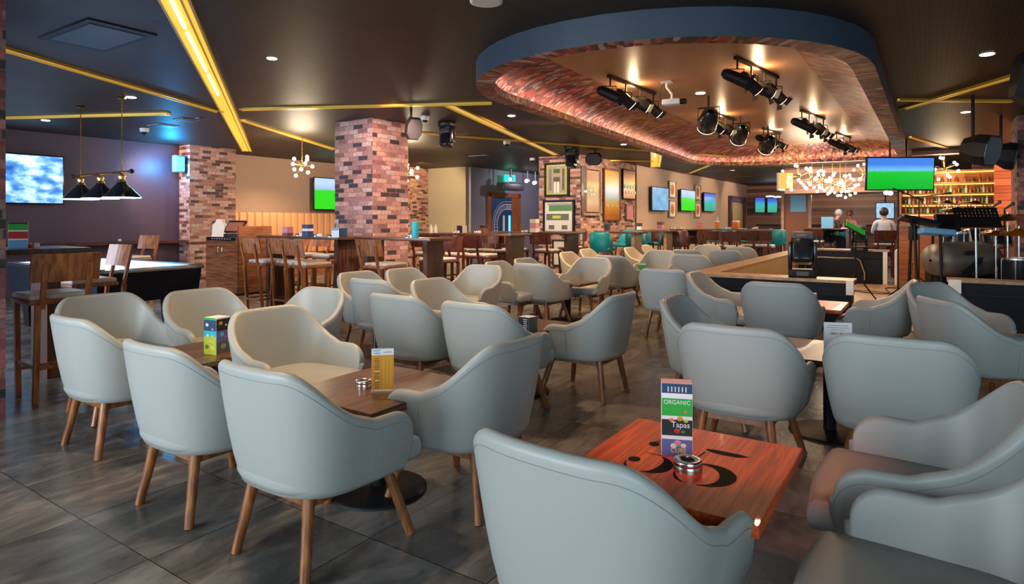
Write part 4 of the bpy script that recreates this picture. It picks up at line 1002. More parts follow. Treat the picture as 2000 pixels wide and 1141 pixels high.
# ---------------------------------------------------------------- framed pictures
def picture(loc, rz, w, h, label, fm='black', art='offw', fw=.05, group='framed pictures on the brick wall', mat_=None):
    t = thing('picture_frame', label, 'picture', loc, rz, group)
    mb = MB()
    for s_ in (-1, 1): mb.box((s_*(w/2-fw/2), -.02, 0), (fw, .04, h), fm); mb.box((0, -.02, s_*(h/2-fw/2)), (w, .04, fw), fm)
    mb.build('frame', t)
    mb = MB(); mb.box((0, -.010, 0), (w-fw, .012, h-fw), mat_ or art); mb.build('mount', t)
    return t
def patch(t, x, z, w, h, mk, name='printed_picture', y=-.018):
    mb = MB(); mb.box((x, y, z), (w, .003, h), mk); return mb.build(name, t)
P_ = 12.81     # pillar face looking towards -u
t = picture(W(P_, 7.27, 2.29), FU, .66, .80, 'framed cricket whites and green cap display, top of the corner pillar', art='olive', mat_='lime')
patch(t, 0, 0, .50, .64, 'olive'); patch(t, 0, .20, .18, .10, 'grass'); patch(t, 0, -.02, .18, .16, 'photo'); patch(t, -.04, -.18, .06, .26, 'offw', y=-.021); patch(t, .04, -.18, .06, .26, 'offw', y=-.021); patch(t, 0, .27, .14, .03, 'paper')
patch(t, -.17, 0, .08, .5, 'gry'); patch(t, .18, 0, .06, .5, 'photo')
t = picture(W(P_, 7.22, 1.42), FU, .84, .78, 'framed pair of stadium panorama photographs, middle of the corner pillar', art='offw')
patch(t, .02, .22, .66, .18, 'grass'); patch(t, .02, .29, .66, .05, 'gry', y=-.021); patch(t, -.03, -.01, .60, .15, 'photo'); patch(t, -.05, -.01, .22, .07, 'lime', y=-.021); patch(t, -.19, -.25, .15, .10, 'photo'); patch(t, .16, -.25, .15, .10, 'photo'); patch(t, -.29, .22, .06, .18, 'offw', y=-.021)
t = picture(W(P_, 7.15, .57), FU, .46, .62, 'framed ink drawing of a smiling face in a cap, bottom of the corner pillar', art='offw', fw=.03)
for x, z, a, b in ((0, .02, .085, .11),):
    mb = MB(); mb.lathe([(.10, 0), (.10, .004)], (0, 0, 0), 'ink', 20); o = mb.build('drawn_hair', t, (0, -.017, .02)); o.rotation_euler = (R(90), 0, 0); o.scale = (.95, 1.25, 1)
    mb = MB(); mb.lathe([(.072, 0), (.072, .005)], (0, 0, 0), 'offw', 20); o = mb.build('drawn_face', t, (.005, -.0185, -.005)); o.rotation_euler = (R(90), 0, 0); o.scale = (.9, 1.2, 1)
patch(t, 0, .085, .14, .035, 'ink', y=-.025); patch(t, -.025, .03, .025, .010, 'ink', y=-.025); patch(t, .03, .03, .025, .010, 'ink', y=-.025); patch(t, .005, -.04, .05, .008, 'ink', y=-.025); patch(t, .005, -.01, .012, .03, 'gry', y=-.025)
V_ = 6.64      # brick side facing -v
mirror = M['mirror'] = mat('tinted_mirror', (.75, .70, .55), .06, 1)
t = picture(W(13.35, V_, 2.02), FV, .95, 1.15, 'tall gilt framed engraved mirror with painted lamp reflections, left on the brick wall', 'ledge', 'mirror', .06)
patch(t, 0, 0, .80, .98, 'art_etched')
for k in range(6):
    mb = MB(); mb.sph((.02+.12*math.cos(k*1.05), -.024, .02+.12*math.sin(k*1.05)), .045, 'paper', 10, 6, (1, .12, 1)); mb.build('mirrored_lamp', t)  # lamps mirrored in the glass, painted as white discs
patch(t, -.36, 0, .03, 1.0, 'gold'); patch(t, .36, 0, .03, 1.0, 'gold')
t = picture(W(14.47, V_, 1.97), FV, .98, 1.30, 'tall framed mirror picture with blue centre and golden bottom on the brick wall', 'brown', 'mirror', .04)
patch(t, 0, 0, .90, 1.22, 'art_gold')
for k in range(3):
    mb = MB(); mb.sph((-.28+.28*k, -.03, -.28), .03, 'paper', 8, 6, (1, .3, 1)); mb.build('reflected_lamp', t)  # reflections of lamps, painted as white blobs
t = picture(W(15.55, V_, 2.28), FV, .90, .80, 'framed picture with fiery top and round painted lamp reflections, upper right on the brick wall', 'black', 'orange', .03)
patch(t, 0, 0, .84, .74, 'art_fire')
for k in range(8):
    mb = MB(); mb.sph((-.30+.2*(k % 4)+.08*(k//4), -.026, -.06-.15*(k//4)), .05, 'paper', 10, 6, (1, .15, 1)); mb.build('lamp_reflection', t)  # lamp reflections painted on as flat white discs
picture(W(15.6, V_, 1.55), FV, .52, .42, 'small pale framed print, lower right on the brick wall', 'ledge', 'pink', .03)
t = thing('narrow_frame', 'narrow dark shadow box at the brick corner', 'picture', W(12.93, V_+.01, 2.05), FV)
mb = MB(); mb.box((0, -.03, 0), (.16, .06, 1.05), 'darkwood'); mb.build('box', t); mb = MB(); mb.sph((0, -.08, -.05), .022, 'bulbwarm'); mb.build('small_lamp', t)
for u_, z_, lb in ((18.8, 2.28, 'upper, left of the middle television'), (18.8, 1.68, 'lower, left of the middle television'), (21.35, 2.28, 'upper, right of the middle television'), (21.35, 1.68, 'lower, right of the middle television')):
    t = picture(W(u_, 6.60, z_), FV, .62, .52, 'orange team crest plaque on the picture wall, '+lb, 'ledge', 'offw', .03, 'crest plaques')
    mb = MB(); mb.lathe([(.15, 0), (.15, .006), (.11, .007)], (0, 0, 0), 'orange', 20); o = mb.build('round_crest', t, (0, -.02, 0)); o.rotation_euler = (R(90), 0, 0)
    patch(t, 0, -.0, .05, .16, 'brown', y=-.03)
# far doorway
t = thing('doorway', 'dim panelled doorway at the far end of the picture wall', 'door', W(26.6, 6.6), FV)
for s_ in (-1, 1):
    mb = MB(); mb.box((s_*1.1, -.05, 1.15), (.25, .1, 2.3), 'darkwood'); mb.build('door_jamb', t)
    mb = MB(); mb.box((s_*.45, -.02, 1.0), (.8, .04, 2.0), 'pale'); mb.build('door_leaf', t)
mb = MB(); mb.box((0, -.05, 2.2), (2.4, .1, .2), 'darkwood'); mb.build('door_head', t)

# ---------------------------------------------------------------- chandeliers of frosted globes
def chandelier(loc, label, n=12, r=.26, mk='bulb', gr=.042, drop=True, seed=1, pw=25, mini=False):
    rnd = random.Random(seed)
    t = thing('globe_chandelier', label, 'chandelier', loc, rnd.random()*3, 'clusters of glowing globes')
    mb = MB(); mb.sph((0, 0, 0), .045, 'brass')
    uu, vv = UV(loc[0], loc[1])
    if drop: mb.cyl((0, 0, 0), (0, 0, (ZI+.01 if 4.2 < uu < 15.6 and .5 < vv < 4.5 else CE)-loc[2]), .008, 'brass', n=6)
    mb.build('hub', t)
    for k in range(n):
        z = 1-2*(k+.5)/n; a = k*2.39996; q = math.sqrt(1-z*z); rr_ = r*(.85+.3*rnd.random())
        p = (rr_*q*math.cos(a), rr_*q*math.sin(a), rr_*z*.85)
        mb = MB(); mb.cyl((0, 0, 0), p, .005, 'brass', n=5, caps=False); arm = mb.build('arm', t)
        mb = MB(); mb.sph(p, gr, mk, 10, 7); mb.build('globe', arm)
    light('POINT', loc, pw, (1, .80, .55), .25, name='chandelier_light')
def chp(px, D, z): x, y = PD(px, D); return (x, y, z)
chandelier(chp(590, 11.2, 2.32), 'globe chandelier in front of the taupe booth wall', 10, .21, 'bulbwarm', .032, seed=3, pw=40)
chandelier(chp(797, 12.6, 2.30), 'globe chandelier half hidden by the middle pillar', 10, .2, 'bulbwarm', .034, seed=5, pw=50)
for i, (px, D, z, r_, lb) in enumerate(((1560, 13.6, 2.29, .30, 'largest globe chandelier, first of the chain left of the big television'), (1586, 14.3, 2.28, .30, 'second globe chandelier of the receding chain'),
        (1607, 15.0, 2.26, .31, 'third globe chandelier of the receding chain'), (1626, 15.6, 2.24, .31, 'fourth globe chandelier of the receding chain'),
        (1641, 16.2, 2.21, .31, 'fifth globe chandelier of the receding chain'), (1652, 16.7, 2.19, .28, 'farthest globe chandelier of the receding chain'),
        (1688, 14.6, 2.42, .28, 'globe chandelier peeking out left of the big television'), (1845, 13.4, 2.44, .27, 'globe chandelier in front of the bottle shelves'))):
    chandelier(chp(px, D, z), lb, 12, r_*1.08, 'bulb', .031+.0012*(D-12), seed=10+i, pw=14)
for i, (px, D) in enumerate(((1731, 16), (1739, 16.3))):
    t = thing('pendant_lamp', 'small bright pendant under the big television, '+('right one' if i else 'left one'), 'lamp', chp(px, D, 2.04), 0, 'small pendants')
    mb = MB(); mb.sph((0, 0, 0), .06, 'bulb'); mb.build('globe', t); mb = MB(); mb.cyl((0, 0, .04), (0, 0, .8), .006, 'black', n=6); mb.build('cord', t)
for i, px in enumerate((1504, 1520, 1537)):
    t = thing('pendant_lamp', 'flat white pendant lamp far away near the end wall, %s of three' % ('left', 'middle', 'right')[i], 'lamp', chp(px, 25, 2.26-.02*i), 0, 'flat pendants')
    mb = MB(); mb.lathe([(.16, 0), (.15, .03), (.03, .05)], (0, 0, 0), 'bulb', 14); mb.build('lamp_shade', t); mb = MB(); mb.cyl((0, 0, .04), (0, 0, .58), .006, 'black', n=6); mb.build('cord', t)

# ---------------------------------------------------------------- stage
def parapet(label, boxes, ends=()):
    t = thing('stage_wall', label, 'low wall', (0, 0, 0), ROT, 'low walls around the stage')
    mb = MB()
    for u0, u1, v0, v1, h in boxes: rbox(mb, u0, u1, v0, v1, .0, h-.035, 'navy')
    mb.build('navy_face', t)
    mb = MB()
    for u0, u1, v0, v1, h in boxes: rbox(mb, u0-.03, u1+.03, v0-.03, v1+.03, h-.035, h, 'ledge')
    mb.build('wooden_ledge', t)
    mb = MB()
    for u0, u1, v0, v1, h in boxes: rbox(mb, u0-.02, u1+.02, v0-.005, v1+.005, h-.19, h-.165, 'black')
    mb.build('shadow_gap', t)
    return t
t = parapet('near front of the stage wall, navy panel with wooden ledge, running left to right', [(8.45, 8.80, .77, 2.74, .62)])
mb = MB(); rbox(mb, 8.41, 8.435, .74, .82, .45, .618, 'white'); mb.build('white_corner_strip', t)
t = parapet('long pale side of the stage wall receding toward the doorway', [(8.84, 17.0, 2.46, 2.74, .62)])
mb = MB(); rbox(mb, 8.85, 17.0, 2.425, 2.455, 0, .58, 'pale'); mb.build('pale_lining', t)
t = parapet('dark back wall of the stage with white end post and cables', [(14.9, 15.15, .70, 2.38, .72)])
mb = MB(); rbox(mb, 14.87, 14.89, .70, .78, 0, .69, 'white'); mb.build('white_end_post', t)
mb = MB(); rbox(mb, 14.88, 14.895, .80, 2.38, .02, .66, 'black'); mb.build('black_panel', t)
t = parapet('right part of the stage front, navy panel with wooden ledge at the right edge', [(9.35, 9.65, -2.6, -.22, .62)])
mb = MB(); rbox(mb, 9.315, 9.335, -.33, -.20, .45, .618, 'white'); mb.build('white_corner_strip', t)
t = thing('side_screen', 'leaning pale side board at the end of the dark stage back wall', 'board', W(14.2, .55), ROT)
mb = MB(); mb.prism([(0, 0), (.04, 0), (.04, 1.0), (0, 1.0)], .08, .74, 'white'); mb.build('panel', t)
tag((lambda m: (rbox(m, 8.85, 14.85, -2.4, 2.4, 0, .02, 'ledge'), room_obj(m, 'stage_floor'))[1])(MB()), 'warm wooden stage floor behind the navy front', 'stage')
def moving_head(loc, rz, label, s=1, hang=False, group='moving head lamps'):
    t = thing('moving_head_lamp', label, 'stage lamp', loc, rz, group); k = -1 if hang else 1; t.scale = (s, s, s)
    mb = MB(); mb.box((0, 0, k*.06), (.38, .28, .12), 'black', bev=.025); mb.build('base', t)
    mb = MB(); mb.box((0, -.145, k*.06), (.16, .01, .06), 'dgrey'); mb.build('display', t)
    for sg in (-1, 1):
        mb = MB(); mb.box((sg*.165, 0, k*.32), (.06, .16, .42), 'blackgloss', bev=.025); mb.build('yoke_arm', t)
    mb = MB(); mb.T = Matrix.Translation((0, 0, k*.42)) @ Matrix.Rotation(R(-16), 4, 'X')
    mb.box((0, 0, 0), (.27, .27, .44), 'blackgloss', bev=.05); mb.box((0, 0, .17), (.31, .31, .12), 'dgrey', bev=.03); mb.cyl((0, 0, .18), (0, 0, .25), .10, 'dgrey', n=18); mb.build('lamp_head', t)
    mb = MB(); mb.T = Matrix.Translation((0, 0, k*.40)) @ Matrix.Rotation(R(20), 4, 'X'); mb.cyl((0, 0, .245), (0, 0, .255), .085, 'acrylic', n=18); mb.build('lens', t)
    return t
x, y = PD(1567, 7.93); moving_head((x, y, .62), ROT+R(10), 'large black moving head lamp standing on the stage ledge', .86)
x, y = PD(1678, 12.9); moving_head((x, y, .70), ROT+R(10), 'smaller black moving head lamp on the dark stage back wall', .8)
x, y = PD(873, 9.6); moving_head((x, y, CE), ROT, 'moving head lamp hanging upside down beside the middle pillar', .62, True)
x, y = PD(1117, 12.7); moving_head((x, y, CE), ROT, 'white-armed moving head lamp hanging above the framed cricket display', .7, True)
def speaker(loc, rz, tilt, w, d, h, label, arm=None, mk='black', group='black loudspeakers'):
    t = thing('loudspeaker', label, 'loudspeaker', loc, rz, group); X = Matrix.Rotation(R(tilt), 4, 'X')
    oc = [(-.5, -.22), (-.5, .22), (-.30, .5), (.30, .5), (.5, .22), (.5, -.22), (.30, -.5), (-.30, -.5)]
    o3 = lambda q, y: [(a*w*q, y, b*h*q) for a, b in oc]
    mb = MB(); mb.T = X; mb.grid([o3(.97, -d/2), o3(1, -d/2+.02), o3(1, -d*.1), o3(.62, d/2)], mk, False, True); mb.face(o3(.62, d/2), mk); mb.face(o3(.97, -d/2), mk); mb.build('cabinet', t)
    mb = MB(); mb.T = X; mb.grid([o3(.90, -d/2), o3(.88, -d/2-.014)], 'dgrey', False, True); mb.face(o3(.88, -d/2-.014), 'dgrey'); mb.build('grille', t)
    if arm:
        mb = MB(); mb.tube([(0, d*.2, h*.3), (0, d*.2, arm), ], .018, 'black'); mb.build('mounting_arm', t)
    return t
x, y = PD(805, 8.5); speaker((x, y, 2.60), R(30), 20, .22, .2, .30, 'small black loudspeaker on the corner of the middle pillar', .25)
x, y = PD(1161, 13.6); speaker((x, y, 2.68), R(-20), 15, .36, .25, .26, 'wide black loudspeaker under the ceiling above the mirrors', .17)
x, y = PD(1911, 7.4); speaker((x, y, 2.18), R(25), 12, .34, .30, .36, 'black wedge loudspeaker hanging from a ceiling arm at right', .66)
x, y = PD(1963, 9.0); speaker((x, y, 2.27), R(50), 12, .26, .24, .38, 'black loudspeaker behind the hanging wedge at right', .6)
x, y = PD(2030, 4.6); speaker((x, y, 2.40), R(70), 8, .30, .30, .50, 'large loudspeaker cut off by the right edge, high up', .42)
t = thing('blue_lit_box', 'small wall box washed in bright blue light beside the brick pier', 'light', W(6.66, 12.42, 2.46), ROT+R(90))
mb = MB(); mb.box((0, 0, 0), (.20, .14, .34), 'skyb', bev=.02); mb.build('housing', t)  # blue light falling on the casing is put into its colour
mb = MB(); [mb.box((0, -.075, -.12+.03*k), (.16, .01, .012), 'blueled') for k in range(9)]; mb.build('lit_louvres', t)
light('POINT', W(6.42, 12.25, 2.40), 26, (.03, .45, 1), .08, name='blue_wash')

# track and par lamps inside the recess
Rz = lambda a: Matrix.Rotation(a, 4, 'Z')
def can(t, p, aim, s=1, lit=True, mk='black'):
    """one adjustable lamp: yoke, body, barn doors, lens"""
    p = Vector(p); d = Vector(aim).normalized()
    mb = MB(); mb.cyl(p-d*.13*s, p+d*.11*s, .058*s, mk, .066*s, 16); mb.cyl(p-d*.17*s, p-d*.13*s, .03*s, mk, .058*s, 16); b = mb.build('lamp_can', t)
    mb = MB(); mb.cyl(p+d*.11*s, p+d*.114*s, .058*s, 'lens' if lit else 'dgrey', n=16); mb.build('lens', b)
    mb = MB(); q = d.to_track_quat('Z', 'Y').to_matrix()
    for a in range(4):
        v1 = q @ Vector((math.cos(a*PI/2), math.sin(a*PI/2), 0)); v2 = q @ Vector((-math.sin(a*PI/2), math.cos(a*PI/2), 0))
        o0 = p+d*.112*s+v1*.066*s; o1 = o0+d*.04*s+v1*.035*s
        mb.face([o0-v2*.05*s, o0+v2*.05*s, o1+v2*.06*s, o1-v2*.06*s], mk)
    mb.build('barn_doors', b)
    mb = MB(); mb.tube([p+Vector((.07*s, 0, 0)), p+Vector((.07*s, 0, .10*s)), p+Vector((-.07*s, 0, .10*s)), p+Vector((-.07*s, 0, 0))], .007*s, mk, 5); mb.cyl(p+Vector((0, 0, .10*s)), (p.x, p.y, ZI), .010, mk, n=6); mb.build('yoke', t)
def track(px0, D0, px1, D1, n, label, s=1, pw=22):
    a = Vector((*PD(px0, D0), ZI-.02)); b = Vector((*PD(px1, D1), ZI-.02))
    t = thing('track_lights', label, 'spotlights', (0, 0, 0), 0, 'black stage light clusters')
    mb = MB(); d = (b-a); mb.box(tuple((a+b)/2), (d.length+.1, .035, .03), 'black', rz=math.atan2(d.y, d.x)); mb.build('track', t)
    for k in range(n):
        p = a+(b-a)*(k/(max(1, n-1))) - Vector((0, 0, .20))
        aim = Vector((.85, -.25+.12*k, -.45)) if k % 2 == 0 else Vector((.75, .1, -.7))
        can(t, p, aim, s, k > 0)
        if k % 2 == 1 and pw: light('SPOT', p+aim.normalized()*.16, pw, (1, .74, .46), .05, p+aim*3, angle=75, name='stage_spot')
    light('POINT', (a+b)/2-Vector((0, 0, .05)), pw*.3, (1, .70, .38), .03, name='lamp_spill')
track(1192, 7.0, 1276, 7.9, 4, 'row of four black spotlights nearest the left end of the recess', .95)
track(1440, 6.2, 1516, 7.0, 4, 'row of four black spotlights upper middle of the recess', .95)
track(1566, 9.2, 1608, 9.9, 4, 'smaller row of spotlights at the right side of the recess', .95)
track(1634, 11.6, 1660, 12.2, 3, 'farthest small row of spotlights at the right end of the recess', .95)
track(1384, 9.2, 1432, 10.0, 4, 'four small spotlights hanging below the big par lamps', .9)
track(1492, 11.0, 1522, 11.6, 3, 'small spotlights under the rightmost par lamp', .9)
for px, D, z, lb in ((1384, 8.2, 2.66, 'biggest black par lamp, centre of the recess'), (1446, 9.8, 2.70, 'middle black par lamp of the recess'), (1500, 10.8, 2.66, 'rightmost brownish par lamp of the recess')):
    x, y = PD(px, D); t = thing('par_lamp', lb, 'spotlight', (x, y, z), R(-35), 'par lamps')
    mb = MB(); mb.T = Matrix.Rotation(R(62), 4, 'X') @ Matrix.Rotation(R(25), 4, 'Y'); mb.lathe([(.04, .20), (.10, .14), (.125, .0), (.13, -.15), (.12, -.15)], (0, 0, 0), 'blackgloss', 22, False); mb.build('lamp_can', t)
    mb = MB(); mb.T = Matrix.Rotation(R(62), 4, 'X') @ Matrix.Rotation(R(25), 4, 'Y'); mb.lathe([(.128, -.145), (.128, -.158)], (0, 0, 0), 'led', 22, False); mb.lathe([(.118, -.10), (.01, -.10)], (0, 0, 0), 'dgrey', 18, False); mb.build('lens_ring', t)
    mb = MB(); mb.tube([(.14, 0, 0), (.14, 0, .16), (-.14, 0, .16), (-.14, 0, 0)], .009, 'black', 6); mb.cyl((0, 0, .16), (0, 0, ZI-z), .012, 'black'); mb.build('yoke', t)
x, y = PD(1312, 7.3)
t = thing('ceiling_projector', 'white projector on a white bracket hanging in the recess', 'projector', (x, y, 2.72), R(-30))
mb = MB(); mb.box((0, 0, 0), (.20, .14, .065), 'white', bev=.012); mb.build('body', t); mb = MB(); mb.cyl((.10, 0, 0), (.17, 0, 0), .032, 'black', n=16); mb.build('lens', t)
mb = MB(); mb.tube([(0, 0, .03), (0, 0, .10), (-.06, 0, .18), (-.06, 0, ZI-2.72-.0)], .013, 'white'); mb.box((-.06, 0, ZI-2.72-.01), (.12, .12, .015), 'white'); mb.build('bracket', t)
mb = MB(); mb.tube([(-.1, 0, .0), (-.15, .02, .08), (-.12, 0, .2), (-.07, 0, ZI-2.72)], .004, 'black', 5); mb.build('cable', t)
for px, D, lb in ((1368, 8.0, 'left of the par lamps'), (1522, 11.2, 'at the right of the recess')):
    x, y = PD(px, D); tag((lambda m: (m.lathe([(.06, -.006), (.06, 0)], (0, 0, 0), 'led', 18), m.build('downlight', None, (x, y, ZI)))[1])(MB()), 'small round downlight in the recess, '+lb, 'downlight', 'recess downlights')

# ---------------------------------------------------------------- bar and bottles
t = thing('bar_counter', 'orange wood-clad bar counter end behind the keyboards', 'bar', W(16.35, -1.2), ROT)
mb = MB(); mb.box((0, 0, .60), (3.5, .6, 1.20), 'counter'); mb.build('body', t)
mb = MB(); mb.box((0, 0, 1.22), (3.6, .7, .05), 'ledge'); mb.build('counter_top', t)
x, y = PD(1640, 22); t = thing('bar_counter', 'long dark far bar counter behind the seated guests', 'bar', (x, y, 0), ROT, None)
mb = MB(); mb.box((0, 0, .56), (5.2, .6, 1.12), 'planks_dark'); mb.build('body', t); mb = MB(); mb.box((0, -.05, 1.15), (5.4, .8, .06), 'black'); mb.build('counter_top', t)
sh = thing('bottle_shelves', 'lit wooden back-bar shelving full of bottles', 'shelf', W(17.75, -.40), ROT)
mb = MB(); mb.box((0, .17, 1.98), (1.9, .03, 1.0), 'counter'); mb.build('back_panel', sh)
mb = MB(); mb.box((0, .02, .72), (1.9, .34, 1.44), 'counter'); mb.build('base_cabinet', sh)
for s_ in (-1, 1):
    mb = MB(); mb.box((s_*.96, 0, 1.98), (.04, .36, 1.04), 'teak'); mb.build('side_panel', sh)
SHZ = (1.48, 1.70, 1.95, 2.20)
for z in SHZ+(2.48,):
    mb = MB(); mb.box((0, 0, z), (1.9, .34, .025), 'teak'); s1 = mb.build('shelf_board', sh)
    mb = MB(); mb.box((0, .15, z-.025), (1.85, .012, .022), 'yellow_led'); mb.build('light_strip', s1)
bot = []
for k, (mk, h, r) in enumerate((('glassbrown', .20, .031), ('glassgreen', .19, .030), ('glassclear', .195, .031), ('glassbrown', .15, .036))):
    mb = MB(); mb.lathe([(r, 0), (r, h*.55), (r*.4, h*.72), (r*.36, h*.95), (r*.42, h)], (0, 0, 0), mk, 8); bot.append(mb)
GB = 'bottles on the back-bar shelves'
names = ('amber', 'green', 'clear', 'squat amber'); protos = [None]*4; rnd = random.Random(4)
pos = ('bottom', 'second', 'third', 'top')
for zi, z in enumerate(SHZ):
    n = 24 if zi < 3 else 13
    for k in range(n):
        q = (k+zi) % 4 if zi < 3 else (k % 2)*3
        loc = Matrix.Rotation(ROT, 3, 'Z') @ Vector((-.85+1.7*k/(n-1)+rnd.uniform(-.015, .015), rnd.uniform(-.06, .04), 0)); loc = W(17.75, -.40)+loc; loc.z = z+.0127
        if protos[q] is None: protos[q] = bot[q].build('bottle'); o = protos[q]
        else: o = protos[q].copy(); COL.objects.link(o)
        o.location = loc; tag(o, '%s glass bottle standing on the %s lit shelf of the back bar' % (names[q], pos[zi]), 'bottle', GB)
x, y = PD(1556, 20); t = thing('drinks_fridge', 'tall pale-framed cabinet with a top painted lit blue near the far bar', 'cabinet', (x, y, 0), ROT)
mb = MB(); mb.box((0, .1, 1.2), (.8, .3, 2.3), 'brown'); mb.build('body', t)
for s_ in (-1, 1): mb = MB(); mb.box((s_*.40, -.08, 1.2), (.09, .08, 2.3), 'ledge'); mb.build('frame_post', t)
mb = MB(); mb.box((.05, -.06, 1.95), (.45, .02, .70), 'skyb'); mb.build('blue_panel', t)  # panel's glow painted as plain sky blue, gives off no light
x, y = PD(1525, 16.2)
t = thing('hanging_box', 'square gold-lit box frame hanging left of the first chandelier', 'light', (x, y, 2.33), ROT+R(-20))
mb = MB(); mb.box((0, 0, 0), (.05, .3, .46), 'white'); mb.build('white_edge', t); mb = MB(); mb.box((.14, 0, .02), (.22, .28, .40), 'gold_dim'); mb.cyl((.05, 0, .2), (.05, 0, .52), .01, 'black'); mb.build('lit_side', t)
x, y = PD(1729, 19); scr_ = tv((x, y, 1.62), FU, .5, .5, 'scr_blue', 'small blue screen behind the seated guest in white', group='small screens'); mb = MB(); mb.cyl((0, 0, .1), (0, 0, CE-1.62), .02, 'black'); mb.build('ceiling_pole', scr_)

# ---------------------------------------------------------------- band equipment
def stand_legs(mb, h=.28, r=.32, n=3, a0=0):
    for k in range(n):
        a = a0+2*PI*k/n; mb.tube([(0, 0, h), (r*math.cos(a), r*math.sin(a), .012)], .011, 'black', 6)
def mic_stand(px, D, h, label, boom=None, mic=True, z0=.02):
    x, y = PD(px, D); t = thing('microphone_stand', label, 'microphone stand', (x, y, z0), 0, 'microphone stands')
    mb = MB(); stand_legs(mb, .26, .3); mb.build('tripod_base', t)
    mb = MB(); mb.cyl((0, 0, .1), (0, 0, h), .011, 'black'); mb.build('pole', t)
    top = Vector((0, 0, h))
    if boom:
        e = top+Vector(boom); mb = MB(); mb.tube([top-Vector(boom)*.35, e], .009, 'black', 6); mb.build('boom', t); top = e
    if mic:
        mb = MB(); d = Vector(boom or (0, -.1, .05)).normalized(); mb.cyl(top, top+d*.14, .014, 'dgrey', .02); mb.sph(top+d*.16, .027, 'dgrey', 10, 7); mb.build('microphone', t)
mic_stand(1754, 9.6, 1.78, 'tall microphone stand with boom in front of the orange counter', (.32, .1, -.10))
mic_stand(1795, 11.6, 1.75, 'microphone stand with level boom reaching right, below the shelves', (.42, .0, .05))
mic_stand(1938, 9.5, 1.52, 'short upright microphone stand right of the bottle shelves', None)
mic_stand(1962, 8.85, 1.48, 'microphone stand nearest the brick pillar at right', None)
x, y = PD(1671, 9.9)
t = thing('tripod_stand', 'black tripod stand with angled green tablet in the stage opening', 'music stand', (x, y, .02), 0)
mb = MB(); [mb.tube([(0, 0, .48), (.34*math.cos(a), .34*math.sin(a), .0)], .012, 'black', 6) for a in (-.5, 1.7, 3.6)]; mb.build('tripod_leg', t)
mb = MB(); mb.cyl((0, 0, .3), (0, 0, 1.1), .012, 'black'); mb.build('pole', t)
mb = MB(); mb.box((.0, 0, 1.19), (.34, .02, .10), 'green', T=Matrix.Rotation(R(28), 4, 'Y') @ Matrix.Rotation(R(-40), 4, 'X')); mb.box((0, .015, 1.18), (.36, .02, .12), 'black', T=Matrix.Rotation(R(28), 4, 'Y') @ Matrix.Rotation(R(-40), 4, 'X')); mb.build('tablet', t)
x, y = PD(1806, 9.0)
t = thing('keyboard_stand', 'black two-tier keyboard stand left of the drums', 'keyboard stand', (x, y, .02), ROT+R(20))
mb = MB()
for s_ in (-1, 1): mb.cyl((-.15, s_*.2, 0), (-.15, s_*.05, 1.29), .02, 'black'); mb.cyl((.15, s_*.2, 0), (.15, s_*.12, 1.14), .018, 'black')
mb.tube([(-.15, 0, .7), (-.2, -.05, .5), (-.12, -.1, .35), (-.2, 0, .15)], .006, 'black', 5); mb.build('frame', t)
mb = MB(); mb.box((-.15, 0, 1.14), (.10, .12, .22), 'black', bev=.02); mb.build('clamp', t)
x, y = PD(1795, 8.9); t = thing('keyboard', 'upper slim keyboard with blue-lit top, tilted down to the right', 'keyboard', (x, y, 1.33), R(-12))
mb = MB(); mb.box((0, 0, 0), (.48, .24, .05), 'navy', T=Matrix.Rotation(R(12), 4, 'Y') @ Matrix.Rotation(R(-12), 4, 'X'), bev=.01); mb.box((0, 0, .028), (.42, .18, .004), 'skyb', T=Matrix.Rotation(R(12), 4, 'Y') @ Matrix.Rotation(R(-12), 4, 'X')); mb.build('body', t)
x, y = PD(1826, 8.9); t = thing('keyboard', 'lower wide blue-grey keyboard next to the drums', 'keyboard', (x, y, 1.17), R(-8))
mb = MB(); mb.box((0, 0, 0), (.44, .26, .08), 'skyb', T=Matrix.Rotation(R(5), 4, 'Y') @ Matrix.Rotation(R(-8), 4, 'X'), bev=.015); mb.build('body', t); mb = MB(); mb.box((0, -.05, .047), (.38, .12, .006), 'paper', T=Matrix.Rotation(R(5), 4, 'Y')); mb.build('keys', t)
x, y = PD(1878, 9.1)
t = thing('covered_drum', 'big bass drum lying under a shiny grey cover', 'drum', (x, y, .76), R(12))
rows = []
for k in range(15):
    s_ = -1+2*k/14; rr_ = .27*(1-abs(s_)**6)**.3+.02
    rows.append([(s_*.54, rr_*1.0*math.cos(a), rr_*.92*math.sin(a)*(1 if math.sin(a) > 0 else .9)) for a in [2*PI*j/24 for j in range(24)]])
mb = MB(); mb.grid(rows, 'greyfab', True, True); mb.build('fabric_cover', t)
mb = MB(); mb.box((-.16, -.275, .12), (.18, .02, .06), 'black', bev=.008); mb.build('handle_slot', t)
mb = MB(); mb.prism([(-.30, -.16), (-.02, .05), (.06, .06), (.04, -.02), (-.18, -.20), (-.26, -.20)], 0, .012, 'navy'); o = mb.build('dark_patch', t, (-.02, -.292, -.0)); o.rotation_euler = (R(90), 0, 0)
